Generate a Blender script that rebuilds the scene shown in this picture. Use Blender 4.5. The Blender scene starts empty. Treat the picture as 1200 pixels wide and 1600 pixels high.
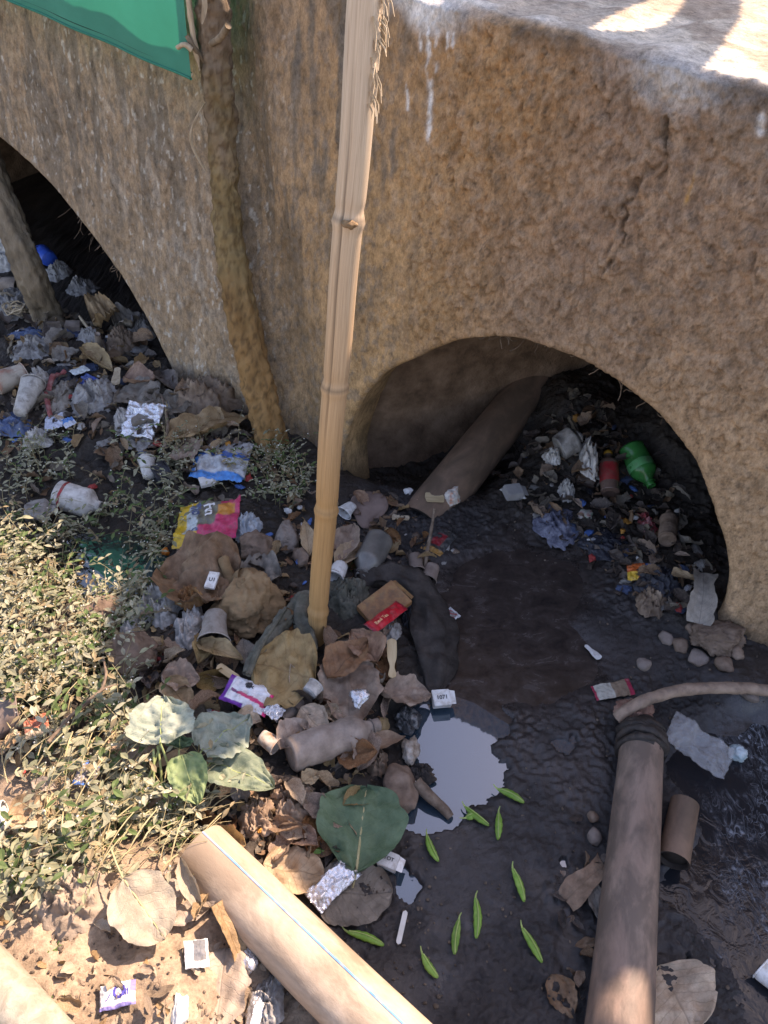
import bpy, bmesh, math, random
import numpy as np
from mathutils import Vector, Matrix
random.seed(7)
SC = bpy.context.scene
COL = SC.collection
# ------------------------------------------------------------------ camera, sky, sun, exposure
PITCH = math.radians(42.0); CAMH = 1.5; F = 1186.0          # F: focal length in pixels of the 1200x1600 frame
cam = bpy.data.cameras.new('camera'); cam_o = bpy.data.objects.new('camera', cam); COL.objects.link(cam_o)
cam_o.location = (0, 0, CAMH); cam_o.rotation_euler = (math.pi/2 - PITCH, 0, 0)
cam.sensor_fit = 'VERTICAL'; cam.sensor_height = 36.0; cam.lens = 36.0*F/1600.0
cam.clip_start = 0.02; cam.clip_end = 500
SC.camera = cam_o
SUN_EL = math.radians(50.0)
SUN_H = Vector((0.82, 0.57, 0)).normalized()                # horizontal direction towards the sun
world = bpy.data.worlds.new('World'); SC.world = world; world.use_nodes = True
wn = world.node_tree; wn.nodes.clear()
sky = wn.nodes.new('ShaderNodeTexSky'); sky.sky_type = 'NISHITA'; sky.sun_disc = False
sky.sun_elevation = SUN_EL; sky.sun_rotation = math.atan2(SUN_H.x, SUN_H.y)
sky.air_density = 1.0; sky.dust_density = 0.8; sky.ozone_density = 2.5
bg = wn.nodes.new('ShaderNodeBackground'); bg.inputs[1].default_value = 0.15
wo = wn.nodes.new('ShaderNodeOutputWorld')
wn.links.new(sky.outputs[0], bg.inputs[0]); wn.links.new(bg.outputs[0], wo.inputs[0])
sun = bpy.data.lights.new('sun', 'SUN'); sun.energy = 3.6; sun.angle = math.radians(0.6); sun.color = (1.0, 0.93, 0.82)
sun_o = bpy.data.objects.new('sun', sun); COL.objects.link(sun_o)
SUN_DIR = Vector((SUN_H.x*math.cos(SUN_EL), SUN_H.y*math.cos(SUN_EL), math.sin(SUN_EL)))
sun_o.rotation_euler = SUN_DIR.to_track_quat('Z', 'Y').to_euler(); sun_o.location = (2, 3, 4)
SC.view_settings.view_transform = 'Standard'; SC.view_settings.look = 'None'
SC.view_settings.exposure = 1.52; SC.view_settings.gamma = 1.0; SC.view_settings.use_curve_mapping = False
SC.view_settings.use_white_balance = True; SC.view_settings.white_balance_temperature = 8100; SC.view_settings.white_balance_tint = 24
SC.cycles.max_bounces = 7; SC.cycles.diffuse_bounces = 4; SC.cycles.transparent_max_bounces = 6; SC.cycles.caustics_reflective = False; SC.cycles.caustics_refractive = False
# ------------------------------------------------------------------ noise
def _hash(ix, iy, iz, seed):
    h = (ix.astype(np.int64)*374761393 + iy.astype(np.int64)*668265263 + iz.astype(np.int64)*2147483647 + seed*974634777) & 0xffffffff
    h = ((h ^ (h >> 13))*1274126177) & 0xffffffff
    h = ((h ^ (h >> 16))*2246822519) & 0xffffffff
    return h ^ (h >> 15)
_GR = np.array([(1,1,0),(-1,1,0),(1,-1,0),(-1,-1,0),(1,0,1),(-1,0,1),(1,0,-1),(-1,0,-1),(0,1,1),(0,-1,1),(0,1,-1),(0,-1,-1)], float)
def perlin(x, y, z=None, seed=0):
    x = np.asarray(x, float); y = np.asarray(y, float)
    z = np.zeros_like(x)+0.37 if z is None else np.asarray(z, float)
    ix, iy, iz = np.floor(x), np.floor(y), np.floor(z)
    fx, fy, fz = x-ix, y-iy, z-iz
    s = lambda t: t*t*t*(t*(t*6-15)+10)
    ux, uy, uz = s(fx), s(fy), s(fz)
    def g(a, b, c):
        k = _GR[_hash(ix+a, iy+b, iz+c, seed) % 12]
        return k[..., 0]*(fx-a) + k[..., 1]*(fy-b) + k[..., 2]*(fz-c)
    L = lambda a, b, t: a+(b-a)*t
    return L(L(L(g(0,0,0), g(1,0,0), ux), L(g(0,1,0), g(1,1,0), ux), uy),
             L(L(g(0,0,1), g(1,0,1), ux), L(g(0,1,1), g(1,1,1), ux), uy), uz)
def fbm(x, y, z=None, o=4, seed=0, gain=.5, ridge=False):
    x = np.asarray(x, float); y = np.asarray(y, float)
    r = 0; a = 1; f = 1
    for i in range(o):
        p = perlin(x*f, y*f, None if z is None else np.asarray(z)*f, seed+i*17)
        r = r + a*((1-2*np.abs(p))-.6 if ridge else p); a *= gain; f *= 2.03
    return r
def sstep(a, b, x):
    t = np.clip((x-a)/(b-a), 0, 1); return t*t*(3-2*t)
def lin(r, g, b):
    f = lambda c: (c/255/12.92) if c <= 10 else (((c/255)+.055)/1.055)**2.4
    return (f(r), f(g), f(b))
# ------------------------------------------------------------------ where a direction of view meets the place
CP, SP = math.cos(PITCH), math.sin(PITCH)
def ray(px, py):
    u = (px-600)/F; v = (py-800)/F
    return Vector((u, CP - v*SP, -(SP + v*CP)))
CAM = Vector((0, 0, CAMH))
def onz(px, py, z=0.0):
    d = ray(px, py); return CAM + d*((z-CAMH)/d.z)
WN = Vector((0.553, 0.833, 0)).normalized(); WD = Vector((WN.y, -WN.x, 0)); WOFF = 1.457   # wall: normal, running direction, distance
def onwall(px, py, off=0.0):
    d = ray(px, py); return CAM + d*((WOFF-off+LEAN*CAMH)/(d.dot(WN)-LEAN*d.z))
LEAN = 0.135                                                 # the wall leans back
def wp(s, n, z): return WD*s + WN*(WOFF-n+LEAN*z) + Vector((0, 0, z))   # n: metres in front of the wall
def depth(p): return (p-CAM).dot(Vector((0, CP, -SP)))
def inpoly(px, py, poly):
    c = False; j = len(poly)-1
    for i in range(len(poly)):
        if (poly[i][1] > py) != (poly[j][1] > py) and px < (poly[j][0]-poly[i][0])*(py-poly[i][1])/(poly[j][1]-poly[i][1])+poly[i][0]: c = not c
        j = i
    return c
# ground control points: pixel, height, kind (L litter, M lumpy mud, F smooth wet film, S dry soil, W stream bed)
CTRL = [(60,450,.10,'L'),(250,600,.11,'L'),(0,600,.12,'L'),(150,650,.10,'L'),(330,690,.09,'L'),(430,720,.05,'L'),(300,770,.05,'L'),(100,750,.05,'L'),
 (180,880,.0,'L'),(0,900,.06,'L'),(350,900,.06,'L'),(300,1000,.08,'L'),(420,900,.06,'L'),(500,960,.05,'L'),(560,780,.03,'M'),(640,800,.03,'M'),(620,870,.03,'M'),
 (690,850,.025,'M'),(560,1000,.06,'L'),(650,1030,.035,'L'),(450,1050,.075,'L'),(550,1100,.05,'L'),(480,1180,.055,'L'),(600,1180,.015,'L'),(400,1230,.075,'L'),
 (520,1280,.035,'L'),(605,1300,.012,'M'),(480,1370,.03,'L'),(560,1450,.012,'M'),(700,1400,.014,'M'),(900,1300,.012,'M'),(800,1500,.014,'M'),(700,1560,.014,'M'),
 (900,1560,.015,'M'),(780,1000,-.010,'F'),(745,900,-.006,'F'),(850,930,-.008,'F'),(820,1045,-.010,'F'),(725,1040,-.010,'F'),(895,1015,-.004,'F'),(760,1090,-.012,'F'),(700,970,-.004,'F'),(840,1075,-.006,'F'),(950,980,.02,'M'),(1050,1020,.03,'M'),(1170,1050,.05,'M'),
 (900,1130,.010,'M'),(840,1180,.010,'M'),(800,1130,.008,'M'),(960,790,.025,'L'),(850,760,.03,'L'),(900,680,.10,'L'),(800,650,.06,'L'),(1080,880,.04,'L'),(1100,960,.05,'L'),
 (1100,1200,-.03,'W'),(1190,1300,-.035,'W'),(1120,1400,-.03,'W'),(1190,1150,-.02,'W'),(1060,1500,.0,'M'),(1190,1500,-.03,'W'),(1190,1590,-.02,'M'),(1120,1560,.0,'M'),(200,1080,.09,'L'),(50,1100,.11,'L'),
 (250,1250,.11,'L'),(50,1280,.15,'S'),(150,1380,.16,'S'),(300,1400,.12,'S'),(250,1550,.16,'S'),(50,1570,.18,'S'),(400,1500,.09,'S'),(450,1580,.06,'S'),(360,1300,.08,'L'),
 (520,1500,.02,'M'),(700,1240,.008,'M'),(1010,1250,.012,'M'),(1040,1100,.02,'M')]
_cw = [(onz(a, b, z).x, onz(a, b, z).y, z, k) for a, b, z, k in CTRL]
_cw += [(-1.3,.2,.25,'S'),(-.8,-.5,.3,'S'),(0,-.9,.3,'S'),(.3,0,.03,'M'),(.8,0,.0,'M'),(1.5,-.3,.05,'M'),(2.2,.6,.05,'M'),(1.6,.9,.05,'M'),(1.0,.45,-.03,'W'),(1.1,.2,-.02,'M'),(-2.6,2.2,.1,'L'),(-1.9,1.2,.15,'S'),(-2.2,3.4,.08,'L'),(-1.0,3.6,.08,'L'),(.8,3.4,.3,'L'),(.62,2.1,.14,'L'),(.95,2.0,.16,'L'),(.9,2.5,.24,'L'),(1.6,4.5,.06,'L')]
_cw += [((WD*s_+WN*(WOFF+d_)).x, (WD*s_+WN*(WOFF+d_)).y, -.12, 'L') for s_, d_ in ((-1.02, .2), (-.92, .3), (-.82, .42))]
_CX = np.array([c[0] for c in _cw]); _CY = np.array([c[1] for c in _cw]); _CZ = np.array([c[2] for c in _cw])
_CK = {k: np.array([1.0 if c[3] == k else 0.0 for c in _cw]) for k in 'LMFSW'}
def G0(x, y, kinds=False):
    x = np.atleast_1d(np.asarray(x, float)).ravel(); y = np.atleast_1d(np.asarray(y, float)).ravel()
    out = np.empty(len(x)); ks = {k: np.empty(len(x)) for k in 'LMFSW'} if kinds else None
    for a in range(0, len(x), 20000):
        d2 = (x[a:a+20000, None]-_CX)**2 + (y[a:a+20000, None]-_CY)**2
        w = 1/(d2+.0035)**2; w /= w.sum(1, keepdims=True)
        out[a:a+20000] = w @ _CZ
        if kinds:
            for k in ks: ks[k][a:a+20000] = w @ _CK[k]
    return (out, ks) if kinds else out
def gh(x, y): return float(G0(x, y)[0])
def ground(px, py, lift=0.0):
    z = 0.03
    for _ in range(9):
        p = onz(px, py, z); z = .4*z + .6*(gh(p.x, p.y)+lift)
    return onz(px, py, z)
# ------------------------------------------------------------------ mesh and object helpers
def link(o, parent=None):
    COL.objects.link(o)
    if parent is not None: o.parent = parent
    return o
def mesh(name, V, Fc, m=None, parent=None, smooth=True, uv=None, col=None, mats=None, fm=None):
    me = bpy.data.meshes.new(name)
    me.from_pydata([tuple(v) for v in V] if not isinstance(V, np.ndarray) else V.tolist(), [], Fc if not isinstance(Fc, np.ndarray) else Fc.tolist())
    if smooth: me.polygons.foreach_set('use_smooth', [True]*len(me.polygons))
    if uv is not None:
        l = me.uv_layers.new(name='UVMap'); idx = np.empty(len(me.loops), dtype=np.int32); me.loops.foreach_get('vertex_index', idx)
        l.data.foreach_set('uv', np.asarray(uv, float)[idx].ravel())
    if col is not None:
        a = me.color_attributes.new('Col', 'FLOAT_COLOR', 'POINT'); c = np.ones((len(me.vertices), 4)); c[:, :3] = col
        a.data.foreach_set('color', c.ravel())
    for q in (mats or ([m] if m else [])): me.materials.append(q)
    if fm is not None: me.polygons.foreach_set('material_index', fm)
    return link(bpy.data.objects.new(name, me), parent)
LAND = []
def tag(o, label, cat=None, group=None, kind=None):
    if label and cat and not group: LAND.append(o)
    if label: o['label'] = label
    if cat: o['category'] = cat
    if group: o['group'] = group
    if kind: o['kind'] = kind
    return o
def empty(name, M, label, cat, group=None):
    o = bpy.data.objects.new(name, None); COL.objects.link(o); o.matrix_world = M; o.empty_display_size = .02
    return tag(o, label, cat, group)
def frame(p0, p1, up=Vector((0, 0, 1)), roll=0.0):
    x = (p1-p0).normalized(); y = up.cross(x).normalized(); z = x.cross(y)
    M = Matrix((x, y, z)).transposed().to_4x4(); M.translation = p0
    return M @ Matrix.Rotation(roll, 4, 'X')
def grid_faces(nu, nv, closed=False):
    f = []
    for i in range(nu-1):
        for j in range(nv-(0 if closed else 1)):
            k = (j+1) % nv
            f.append((i*nv+j, (i+1)*nv+j, (i+1)*nv+k, i*nv+k))
    return f
def tube(points, radii, n=12, wob=0.0, seed=0, cap=True, prof=None, flat=1.0):
    P = [Vector(p) for p in points]; V = []; up = Vector((.31, .17, .93)).normalized()
    for i, p in enumerate(P):
        t = (P[min(i+1, len(P)-1)]-P[max(i-1, 0)]).normalized()
        a = up.cross(t)
        if a.length < .05: a = Vector((1, 0, 0)).cross(t)
        a.normalize(); b = t.cross(a); up = b
        r = radii[i] if hasattr(radii, '__len__') else radii
        for j in range(n):
            th = 2*math.pi*j/n; q = r*(1+(prof(i, th) if prof else 0))
            V.append(p + a*math.cos(th)*q + b*math.sin(th)*q*flat)
    if wob:
        A = np.array(V); nn = fbm(A[:, 0]*40, A[:, 1]*40, A[:, 2]*40, 3, seed)
        for k, v in enumerate(V): V[k] = v + (v-P[k//n]).normalized()*float(nn[k])*wob
    Fc = grid_faces(len(P), n, True)
    if cap: Fc += [tuple(range(n-1, -1, -1)), tuple(range((len(P)-1)*n, len(P)*n))]
    return V, Fc
def spline(pts, per=8):
    P = [Vector(p) for p in pts]; out = []
    for i in range(len(P)-1):
        a, b, c, d = P[max(i-1, 0)], P[i], P[i+1], P[min(i+2, len(P)-1)]
        for k in range(per):
            t = k/per
            out.append(.5*((2*b)+(c-a)*t+(2*a-5*b+4*c-d)*t*t+(3*b-a-3*c+d)*t**3))
    out.append(P[-1]); return out
_ICO = {}
def ico(sub):
    if sub not in _ICO:
        bm = bmesh.new(); bmesh.ops.create_icosphere(bm, subdivisions=sub, radius=1); bm.verts.ensure_lookup_table()
        _ICO[sub] = (np.array([v.co[:] for v in bm.verts]), [tuple(v.index for v in f.verts) for f in bm.faces]); bm.free()
    return _ICO[sub]
def lathe(prof, n=24, dent=0.0, seed=0, squash=1.0):
    V = []
    for x, r in prof:
        for j in range(n):
            th = 2*math.pi*j/n; V.append((x, r*math.cos(th), r*math.sin(th)))
    A = np.array(V)
    if dent:
        q = fbm(A[:, 0]*18, A[:, 1]*18, A[:, 2]*18, 2, seed)
        k = 1 + dent*np.minimum(q*2.2, .1)
        A[:, 1] *= k; A[:, 2] *= k
    A[:, 2] *= squash
    return A, grid_faces(len(prof), n, True)
# ------------------------------------------------------------------ materials
class NT:
    def __init__(s, name):
        s.m = bpy.data.materials.new(name); s.m.use_nodes = True; s.t = s.m.node_tree
        s.b = s.t.nodes['Principled BSDF']; s.out = s.t.nodes['Material Output']
    def n(s, t, **k):
        q = s.t.nodes.new(t)
        for a, b in k.items():
            if a.startswith('i_'): q.inputs[a[2:].replace('_', ' ')].default_value = b
            elif a.startswith('x'): q.inputs[int(a[1:])].default_value = b
            else: setattr(q, a, b)
        return q
    def l(s, a, b): s.t.links.new(a, b)
    def math(s, op, a, b=None, c=None, clamp=False):
        q = s.n('ShaderNodeMath', operation=op); q.use_clamp = clamp
        for i, v in enumerate((a, b, c)):
            if v is None: continue
            if isinstance(v, (int, float)): q.inputs[i].default_value = v
            else: s.l(v, q.inputs[i])
        return q.outputs[0]
    def mix(s, fac, a, b, mode='MIX'):
        q = s.n('ShaderNodeMix', data_type='RGBA', blend_type=mode)
        for i, v in ((0, fac), (6, a), (7, b)):
            if isinstance(v, (int, float)): q.inputs[i].default_value = v
            elif isinstance(v, tuple): q.inputs[i].default_value = (*v, 1)
            else: s.l(v, q.inputs[i])
        return q.outputs[2]
    def ramp(s, fac, stops, interp='LINEAR'):
        q = s.n('ShaderNodeValToRGB'); q.color_ramp.interpolation = interp; e = q.color_ramp.elements
        while len(e) < len(stops): e.new(.5)
        for i, (p, c) in enumerate(stops):
            e[i].position = p; e[i].color = (*c, 1) if isinstance(c, tuple) else (c, c, c, 1)
        s.l(fac, q.inputs[0]); return q.outputs[0]
    def coords(s, kind='Object', stretch=(1, 1, 1), rnd=True):
        tc = s.n('ShaderNodeTexCoord'); mp = s.n('ShaderNodeMapping'); mp.inputs['Scale'].default_value = stretch
        s.l(tc.outputs[kind], mp.inputs['Vector'])
        if rnd:
            oi = s.n('ShaderNodeObjectInfo'); m3 = s.n('ShaderNodeCombineXYZ'); r = s.math('MULTIPLY', oi.outputs['Random'], 37.0)
            for i in range(3): s.l(r, m3.inputs[i])
            s.l(m3.outputs[0], mp.inputs['Location'])
        return mp.outputs[0]
    def noise(s, vec, scale, detail=5, rough=.6, dist=0.0):
        q = s.n('ShaderNodeTexNoise', i_Scale=scale, i_Detail=detail, i_Roughness=rough, i_Distortion=dist); s.l(vec, q.inputs['Vector']); return q.outputs['Fac']
    def bump(s, h, strength, dist, normal=None):
        q = s.n('ShaderNodeBump', i_Strength=strength, i_Distance=dist); s.l(h, q.inputs['Height'])
        if normal is not None: s.l(normal, q.inputs['Normal'])
        return q.outputs[0]
def mat(name, cols, scale=30, rough=.75, bump=.5, bscale=160, bdist=.002, dirt=0.0, dirtcol=(.10, .07, .05), dscale=45, metal=0, spec=.4, transl=0.0, transm=0.0,
        stretch=(1, 1, 1), attr=False, alpha=1.0, coat=0, rvar=.15, thr=None):
    k = NT(name); vec = k.coords('Object', stretch)
    nz = k.noise(vec, scale, 6, .62)
    if attr:
        at = k.n('ShaderNodeVertexColor', layer_name='Col')
        base = k.mix(1.0, at.outputs[0], k.ramp(nz, [(.3, .72), (.7, 1.12)]), 'MULTIPLY')
    elif len(cols) == 1: base = k.ramp(nz, [(.3, tuple(c*.8 for c in cols[0])), (.7, tuple(min(1, c*1.12) for c in cols[0]))])
    else: base = k.ramp(nz, [(.3+.4*i/(len(cols)-1), c) for i, c in enumerate(cols)])
    dm = None
    if dirt > 0:
        dn = k.noise(vec, dscale, 7, .65, .4)
        dm = k.ramp(dn, [(.62-.45*dirt, 0.0), (.74-.3*dirt, min(1.0, .35+.6*dirt))])
        base = k.mix(dm, base, dirtcol)
    oi = k.n('ShaderNodeObjectInfo'); hv = k.n('ShaderNodeHueSaturation'); k.l(base, hv.inputs['Color'])
    k.l(k.math('MULTIPLY_ADD', oi.outputs['Random'], .3, .85), hv.inputs['Value']); base = hv.outputs[0]
    k.l(base, k.b.inputs['Base Color'])
    rr = k.math('MULTIPLY_ADD', k.noise(vec, scale*2.3, 4), rvar*2, rough-rvar, clamp=True)
    if dm is not None: rr = k.math('MAXIMUM', rr, k.math('MULTIPLY', dm, .85))
    k.l(rr, k.b.inputs['Roughness'])
    k.b.inputs['Metallic'].default_value = metal; k.b.inputs['Specular IOR Level'].default_value = spec
    k.b.inputs['Transmission Weight'].default_value = transm; k.b.inputs['Coat Weight'].default_value = coat
    if transm: k.b.inputs['IOR'].default_value = 1.15
    k.b.inputs['Alpha'].default_value = alpha
    if bump: k.l(k.bump(k.math('ADD', k.noise(vec, bscale, 6, .65), k.math('MULTIPLY', nz, .8)), bump, bdist), k.b.inputs['Normal'])
    if transl:
        tr = k.n('ShaderNodeBsdfTranslucent'); k.l(base, tr.inputs[0]); mx = k.n('ShaderNodeMixShader'); mx.inputs[0].default_value = transl
        k.l(k.b.outputs[0], mx.inputs[1]); k.l(tr.outputs[0], mx.inputs[2]); k.l(mx.outputs[0], k.out.inputs[0])
    return k.m
def leafmat(name, cols, vein, veinw=.06, rough=.6, transl=.15, dirt=.3, dirtcol=(.16, .12, .09), laterals=8, veinamt=.6):
    k = NT(name); uvn = k.n('ShaderNodeTexCoord'); sp = k.n('ShaderNodeSeparateXYZ'); k.l(uvn.outputs['UV'], sp.inputs[0])
    u = sp.outputs[0]; v = k.math('ABSOLUTE', k.math('MULTIPLY_ADD', sp.outputs[1], 2.0, -1.0))
    vec = k.coords('Object')
    wob = k.math('MULTIPLY', k.math('SUBTRACT', k.noise(vec, 40, 3), .5), .9)
    midr = k.math('SUBTRACT', 1.0, k.math('DIVIDE', v, .05), clamp=True)
    ph = k.math('ADD', k.math('SUBTRACT', k.math('MULTIPLY', u, float(laterals)), k.math('MULTIPLY', v, 1.9)), wob)
    tri = k.math('ABSOLUTE', k.math('SUBTRACT', k.math('FRACT', ph), .5))
    lat = k.math('SUBTRACT', 1.0, k.math('DIVIDE', tri, veinw), clamp=True)
    fine = k.n('ShaderNodeTexVoronoi', feature='DISTANCE_TO_EDGE', i_Scale=140.0); k.l(vec, fine.inputs['Vector'])
    fv = k.math('MULTIPLY', k.math('SUBTRACT', 1.0, k.math('DIVIDE', fine.outputs['Distance'], .09), clamp=True), .25)
    vm = k.math('MAXIMUM', k.math('MAXIMUM', midr, k.math('MULTIPLY', lat, .75)), fv)
    nz = k.noise(vec, 26, 6, .65)
    base = k.ramp(nz, [(.28+.44*i/(len(cols)-1), c) for i, c in enumerate(cols)])
    base = k.mix(k.math('MULTIPLY', vm, veinamt), base, vein)
    if dirt:
        dm = k.ramp(k.noise(vec, 60, 7, .7, .5), [(.68-.5*dirt, 0.0), (.8-.3*dirt, min(.95, .3+.6*dirt))]); base = k.mix(dm, base, dirtcol)
    oi = k.n('ShaderNodeObjectInfo'); hv = k.n('ShaderNodeHueSaturation'); k.l(base, hv.inputs['Color'])
    k.l(k.math('MULTIPLY_ADD', oi.outputs['Random'], .5, .75), hv.inputs['Value'])
    k.l(k.math('MULTIPLY_ADD', oi.outputs['Random'], -.4, 1.1), hv.inputs['Saturation'])
    k.l(hv.outputs[0], k.b.inputs['Base Color']); k.b.inputs['Roughness'].default_value = rough; k.b.inputs['Specular IOR Level'].default_value = .35
    h = k.math('SUBTRACT', k.math('MULTIPLY', k.noise(vec, 90, 6, .65), 1.2), k.math('MULTIPLY', vm, .6))
    k.l(k.bump(h, .55, .003), k.b.inputs['Normal'])
    if transl:
        tr = k.n('ShaderNodeBsdfTranslucent'); k.l(hv.outputs[0], tr.inputs[0]); mx = k.n('ShaderNodeMixShader'); mx.inputs[0].default_value = transl
        k.l(k.b.outputs[0], mx.inputs[1]); k.l(tr.outputs[0], mx.inputs[2]); k.l(mx.outputs[0], k.out.inputs[0])
    return k.m
# ------------------------------------------------------------------ culvert wall with two arches
ARCH = [(-.56, .012, .572), (-2.892, -.388, 1.153)]                 # centre along the wall, centre height, radius
def top_z(s): return 1.128 - .128*np.clip(s, -3.5, 1.0)
def arch_r(k, th): return ARCH[k][2] + .012*fbm(np.cos(th)*2.2+7*k, np.sin(th)*2.2, None, 3, 5+k) + (.012*np.exp(-((th-1.75)/.22)**2) if k == 0 else 0)
def axis(a, b, step, lo, hi, grow=1.25):
    c = list(np.arange(a, b+step*.5, step)); s = step
    while c[-1] < hi: s *= grow; c.append(min(hi, c[-1]+s))
    s = step; pre = []
    x = a
    while x > lo: s *= grow; x = max(lo, x-s); pre.append(x)
    return np.array(pre[::-1]+c)
def pseg(x, y, pts):
    d = np.full(x.shape, 1e9)
    for (ax, ay), (bx, by) in zip(pts[:-1], pts[1:]):
        t = np.clip(((x-ax)*(bx-ax)+(y-ay)*(by-ay))/((bx-ax)**2+(by-ay)**2), 0, 1)
        d = np.minimum(d, np.hypot(x-ax-t*(bx-ax), y-ay-t*(by-ay)))
    return d
def wallsz(px, py):
    p = onwall(px, py); return (p.dot(WD), p.z)
S = axis(-2.7, .42, .0042, -6.5, 3.5)
rc = .014
tf = np.linspace(0, 1, 300); ang = np.linspace(0, math.pi/2, 7)[1:]
back = [.012, .03, .05]
while back[-1] < 7: back.append(back[-1]+max(.014, .06*back[-1]))
rows = [('f', t) for t in tf] + [('r', a) for a in ang] + [('d', b) for b in back]
NS = len(S); TZ = top_z(S) + .014*fbm(S*4.1, S*0+2, None, 4, 3)
sg = np.tile(S, (len(rows), 1)); zg = np.zeros_like(sg); ng = np.zeros_like(sg)
for i, (k, q) in enumerate(rows):
    if k == 'f': zg[i] = -.15+q*(TZ-rc+.15)
    elif k == 'r': zg[i] = TZ-rc+rc*math.sin(q); ng[i] = -rc*(1-math.cos(q))
    else: zg[i] = TZ; ng[i] = -rc-q
rough_m = sstep(-1.1, -.8, sg+.08*fbm(sg*5, zg*5, None, 3, 8))
isf = (np.arange(len(rows)) < len(tf)+3)[:, None].astype(float)*np.ones_like(sg)
warp = .02*fbm(sg*9, zg*6, None, 3, 9)
clod = fbm((sg+warp)*42, (zg+warp)*24, None, 3, 21); bil = np.abs(fbm((sg+warp)*55, (zg-warp)*30, None, 3, 26)); chip = sstep(.10, .16, fbm((sg+1.5*warp)*34, (zg+warp)*17, None, 3, 27))
clod2 = fbm((sg+warp)*15, (zg-warp)*8, None, 3, 22)
flake = sstep(.02, .09, fbm((sg+warp)*7, (zg+warp)*4.2, None, 4, 23))
flake2 = sstep(.05, .09, fbm((sg-warp)*19, (zg+warp)*9, None, 3, 24))
fine = fbm(sg*110, zg*70, None, 3, 25)
lowsm = 1-.55*sstep(.55, .15, zg)*sstep(-.4, .2, sg)
fl = np.abs(fbm((sg+.6*warp)*85, (zg-.6*warp)*42, None, 2, 28)); dR = (clod*.0045 + bil*.006 + fl*.009 + np.abs(clod2)*.003 + flake*.0045 + flake2*.0045 + chip*.0065 + fine*.0035)*lowsm
patch = sstep(.05, .2, fbm(sg*3.1, zg*2.3, None, 3, 31))
dL = fine*.0012 + clod*.0022 + flake2*.0028*patch + .012*fbm(sg*2.6, zg*2.1, None, 3, 33) - .004*sstep(.13, .2, fbm((sg+warp)*13, zg*6, None, 3, 35))
disp = rough_m*dR + (1-rough_m)*dL + .012*fbm(sg*1.3, zg*1.2, None, 2, 36)
disp -= .035*np.exp(-((sg+1.37+.25*(zg-.4))/.10)**2)*isf                       # shallow valley between the two barrels
crack = [wallsz(*q) for q in ((1048,180),(1040,235),(1012,262),(985,300),(968,330),(962,385),(935,425))]
cd = pseg(sg+.022*clod+.03*clod2, zg+.015*clod2, crack)
disp -= .016*np.exp(-(cd/.0042)**2)*isf*sstep(-.35, .0, fbm(sg*14, zg*14, None, 2, 44)) - .010*np.exp(-((cd-.012)/.009)**2)*isf
crack2 = [wallsz(*q) for q in ((1050,190),(1052,235),(1030,270))]
disp -= .012*np.exp(-(pseg(sg+.02*clod, zg+.02*clod2, crack2)/.0045)**2)*isf
sa_ = np.array([0.0]*len(tf)+[math.sin(x) for x in ang]+[1.0]*len(back))[:, None]*np.ones_like(sg); ca_ = np.sqrt(np.maximum(0, 1-sa_**2))
disp = (disp-.012*sa_)*(1-sa_)**3 + sa_*(.006*fbm(sg*6, ng*6, None, 4, 40) + .0018*fbm(sg*50, ng*50, None, 3, 41))
keep = np.ones_like(sg, bool); depth_push = np.zeros_like(sg)
for k, (cs, cz, r0) in enumerate(ARCH):
    ds, dz = sg-cs, zg-cz; rho = np.hypot(ds, dz); th = np.arctan2(dz, ds); rr = arch_r(k, th)
    ins = (rho < rr) & (ng > -1e-6); R = .020
    sg = np.where(ins, cs+ds/np.maximum(rho, 1e-6)*rr, sg); zg = np.where(ins, cz+dz/np.maximum(rho, 1e-6)*rr, zg)
    d = np.where(ins, 0, rho-rr); e = np.clip(R-d, 0, R)
    depth_push += np.where((d < R) & (ng > -1e-6), R-np.sqrt(np.maximum(R*R-e*e, 0)), 0)
    disp = np.where((ng > -1e-6), disp*(.35+.65*sstep(0, .07, d)), disp)
    keep &= ~ins
nd = ng + disp*ca_ - depth_push*.9; zd = zg + disp*sa_
WV = np.stack([WD.x*sg+WN.x*(WOFF-nd+LEAN*zd), WD.y*sg+WN.y*(WOFF-nd+LEAN*zd), zd], -1).reshape(-1, 3)
idx = np.arange(len(rows)*NS).reshape(len(rows), NS)
quads = np.stack([idx[:-1, :-1], idx[:-1, 1:], idx[1:, 1:], idx[1:, :-1]], -1)
ok = keep[:-1, :-1] | keep[:-1, 1:] | keep[1:, 1:] | keep[1:, :-1]
# colours of the plaster: grey-brown on the left, ochre by the bamboo, brown earth on the right, lime wash and drips at the top edge
def mixc(a, b, t): return a*(1-t[..., None])+np.asarray(b)*t[..., None]
big = fbm(sg*2.2, zg*1.6, None, 4, 50); mid = fbm(sg*9, zg*4, None, 4, 51); strk = fbm(sg*26, zg*3, None, 4, 52)
C = np.zeros(sg.shape+(3,)) + np.array((.33, .235, .15))
C = mixc(C, (.37, .22, .11), sstep(-1.5, -1.1, sg+.15*big))
C = mixc(C, (.44, .27, .13), .8*np.exp(-((sg+1.12+.1*big)/.27)**2)*sstep(1.3, .6, zg+.2*mid))
C = mixc(C, (.28, .185, .122), rough_m*sstep(-.9, -.5, sg+.25*big))
C = mixc(C, (.37, .25, .16), .5*rough_m*sstep(-.1, .25, clod+.4*mid))
C = mixc(C, (.40, .265, .155), .75*sstep(.85, .4, zg+.2*big)*sstep(-1.0, -.3, sg))
C = mixc(C, (.24, .18, .13), .7*rough_m*sstep(.75, 1.1, zg+.25*big)*sstep(-.6, -.1, sg))
C = mixc(C, (.13, .11, .085), .6*sstep(.06, .3, strk+.35*big)*(1-rough_m)*sstep(.35, .8, zg))
C = mixc(C, (.16, .115, .07), .6*np.exp(-((sg+1.30+.27*(zg-.4))/.055)**2)*sstep(-.35, .1, mid+.3))
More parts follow.
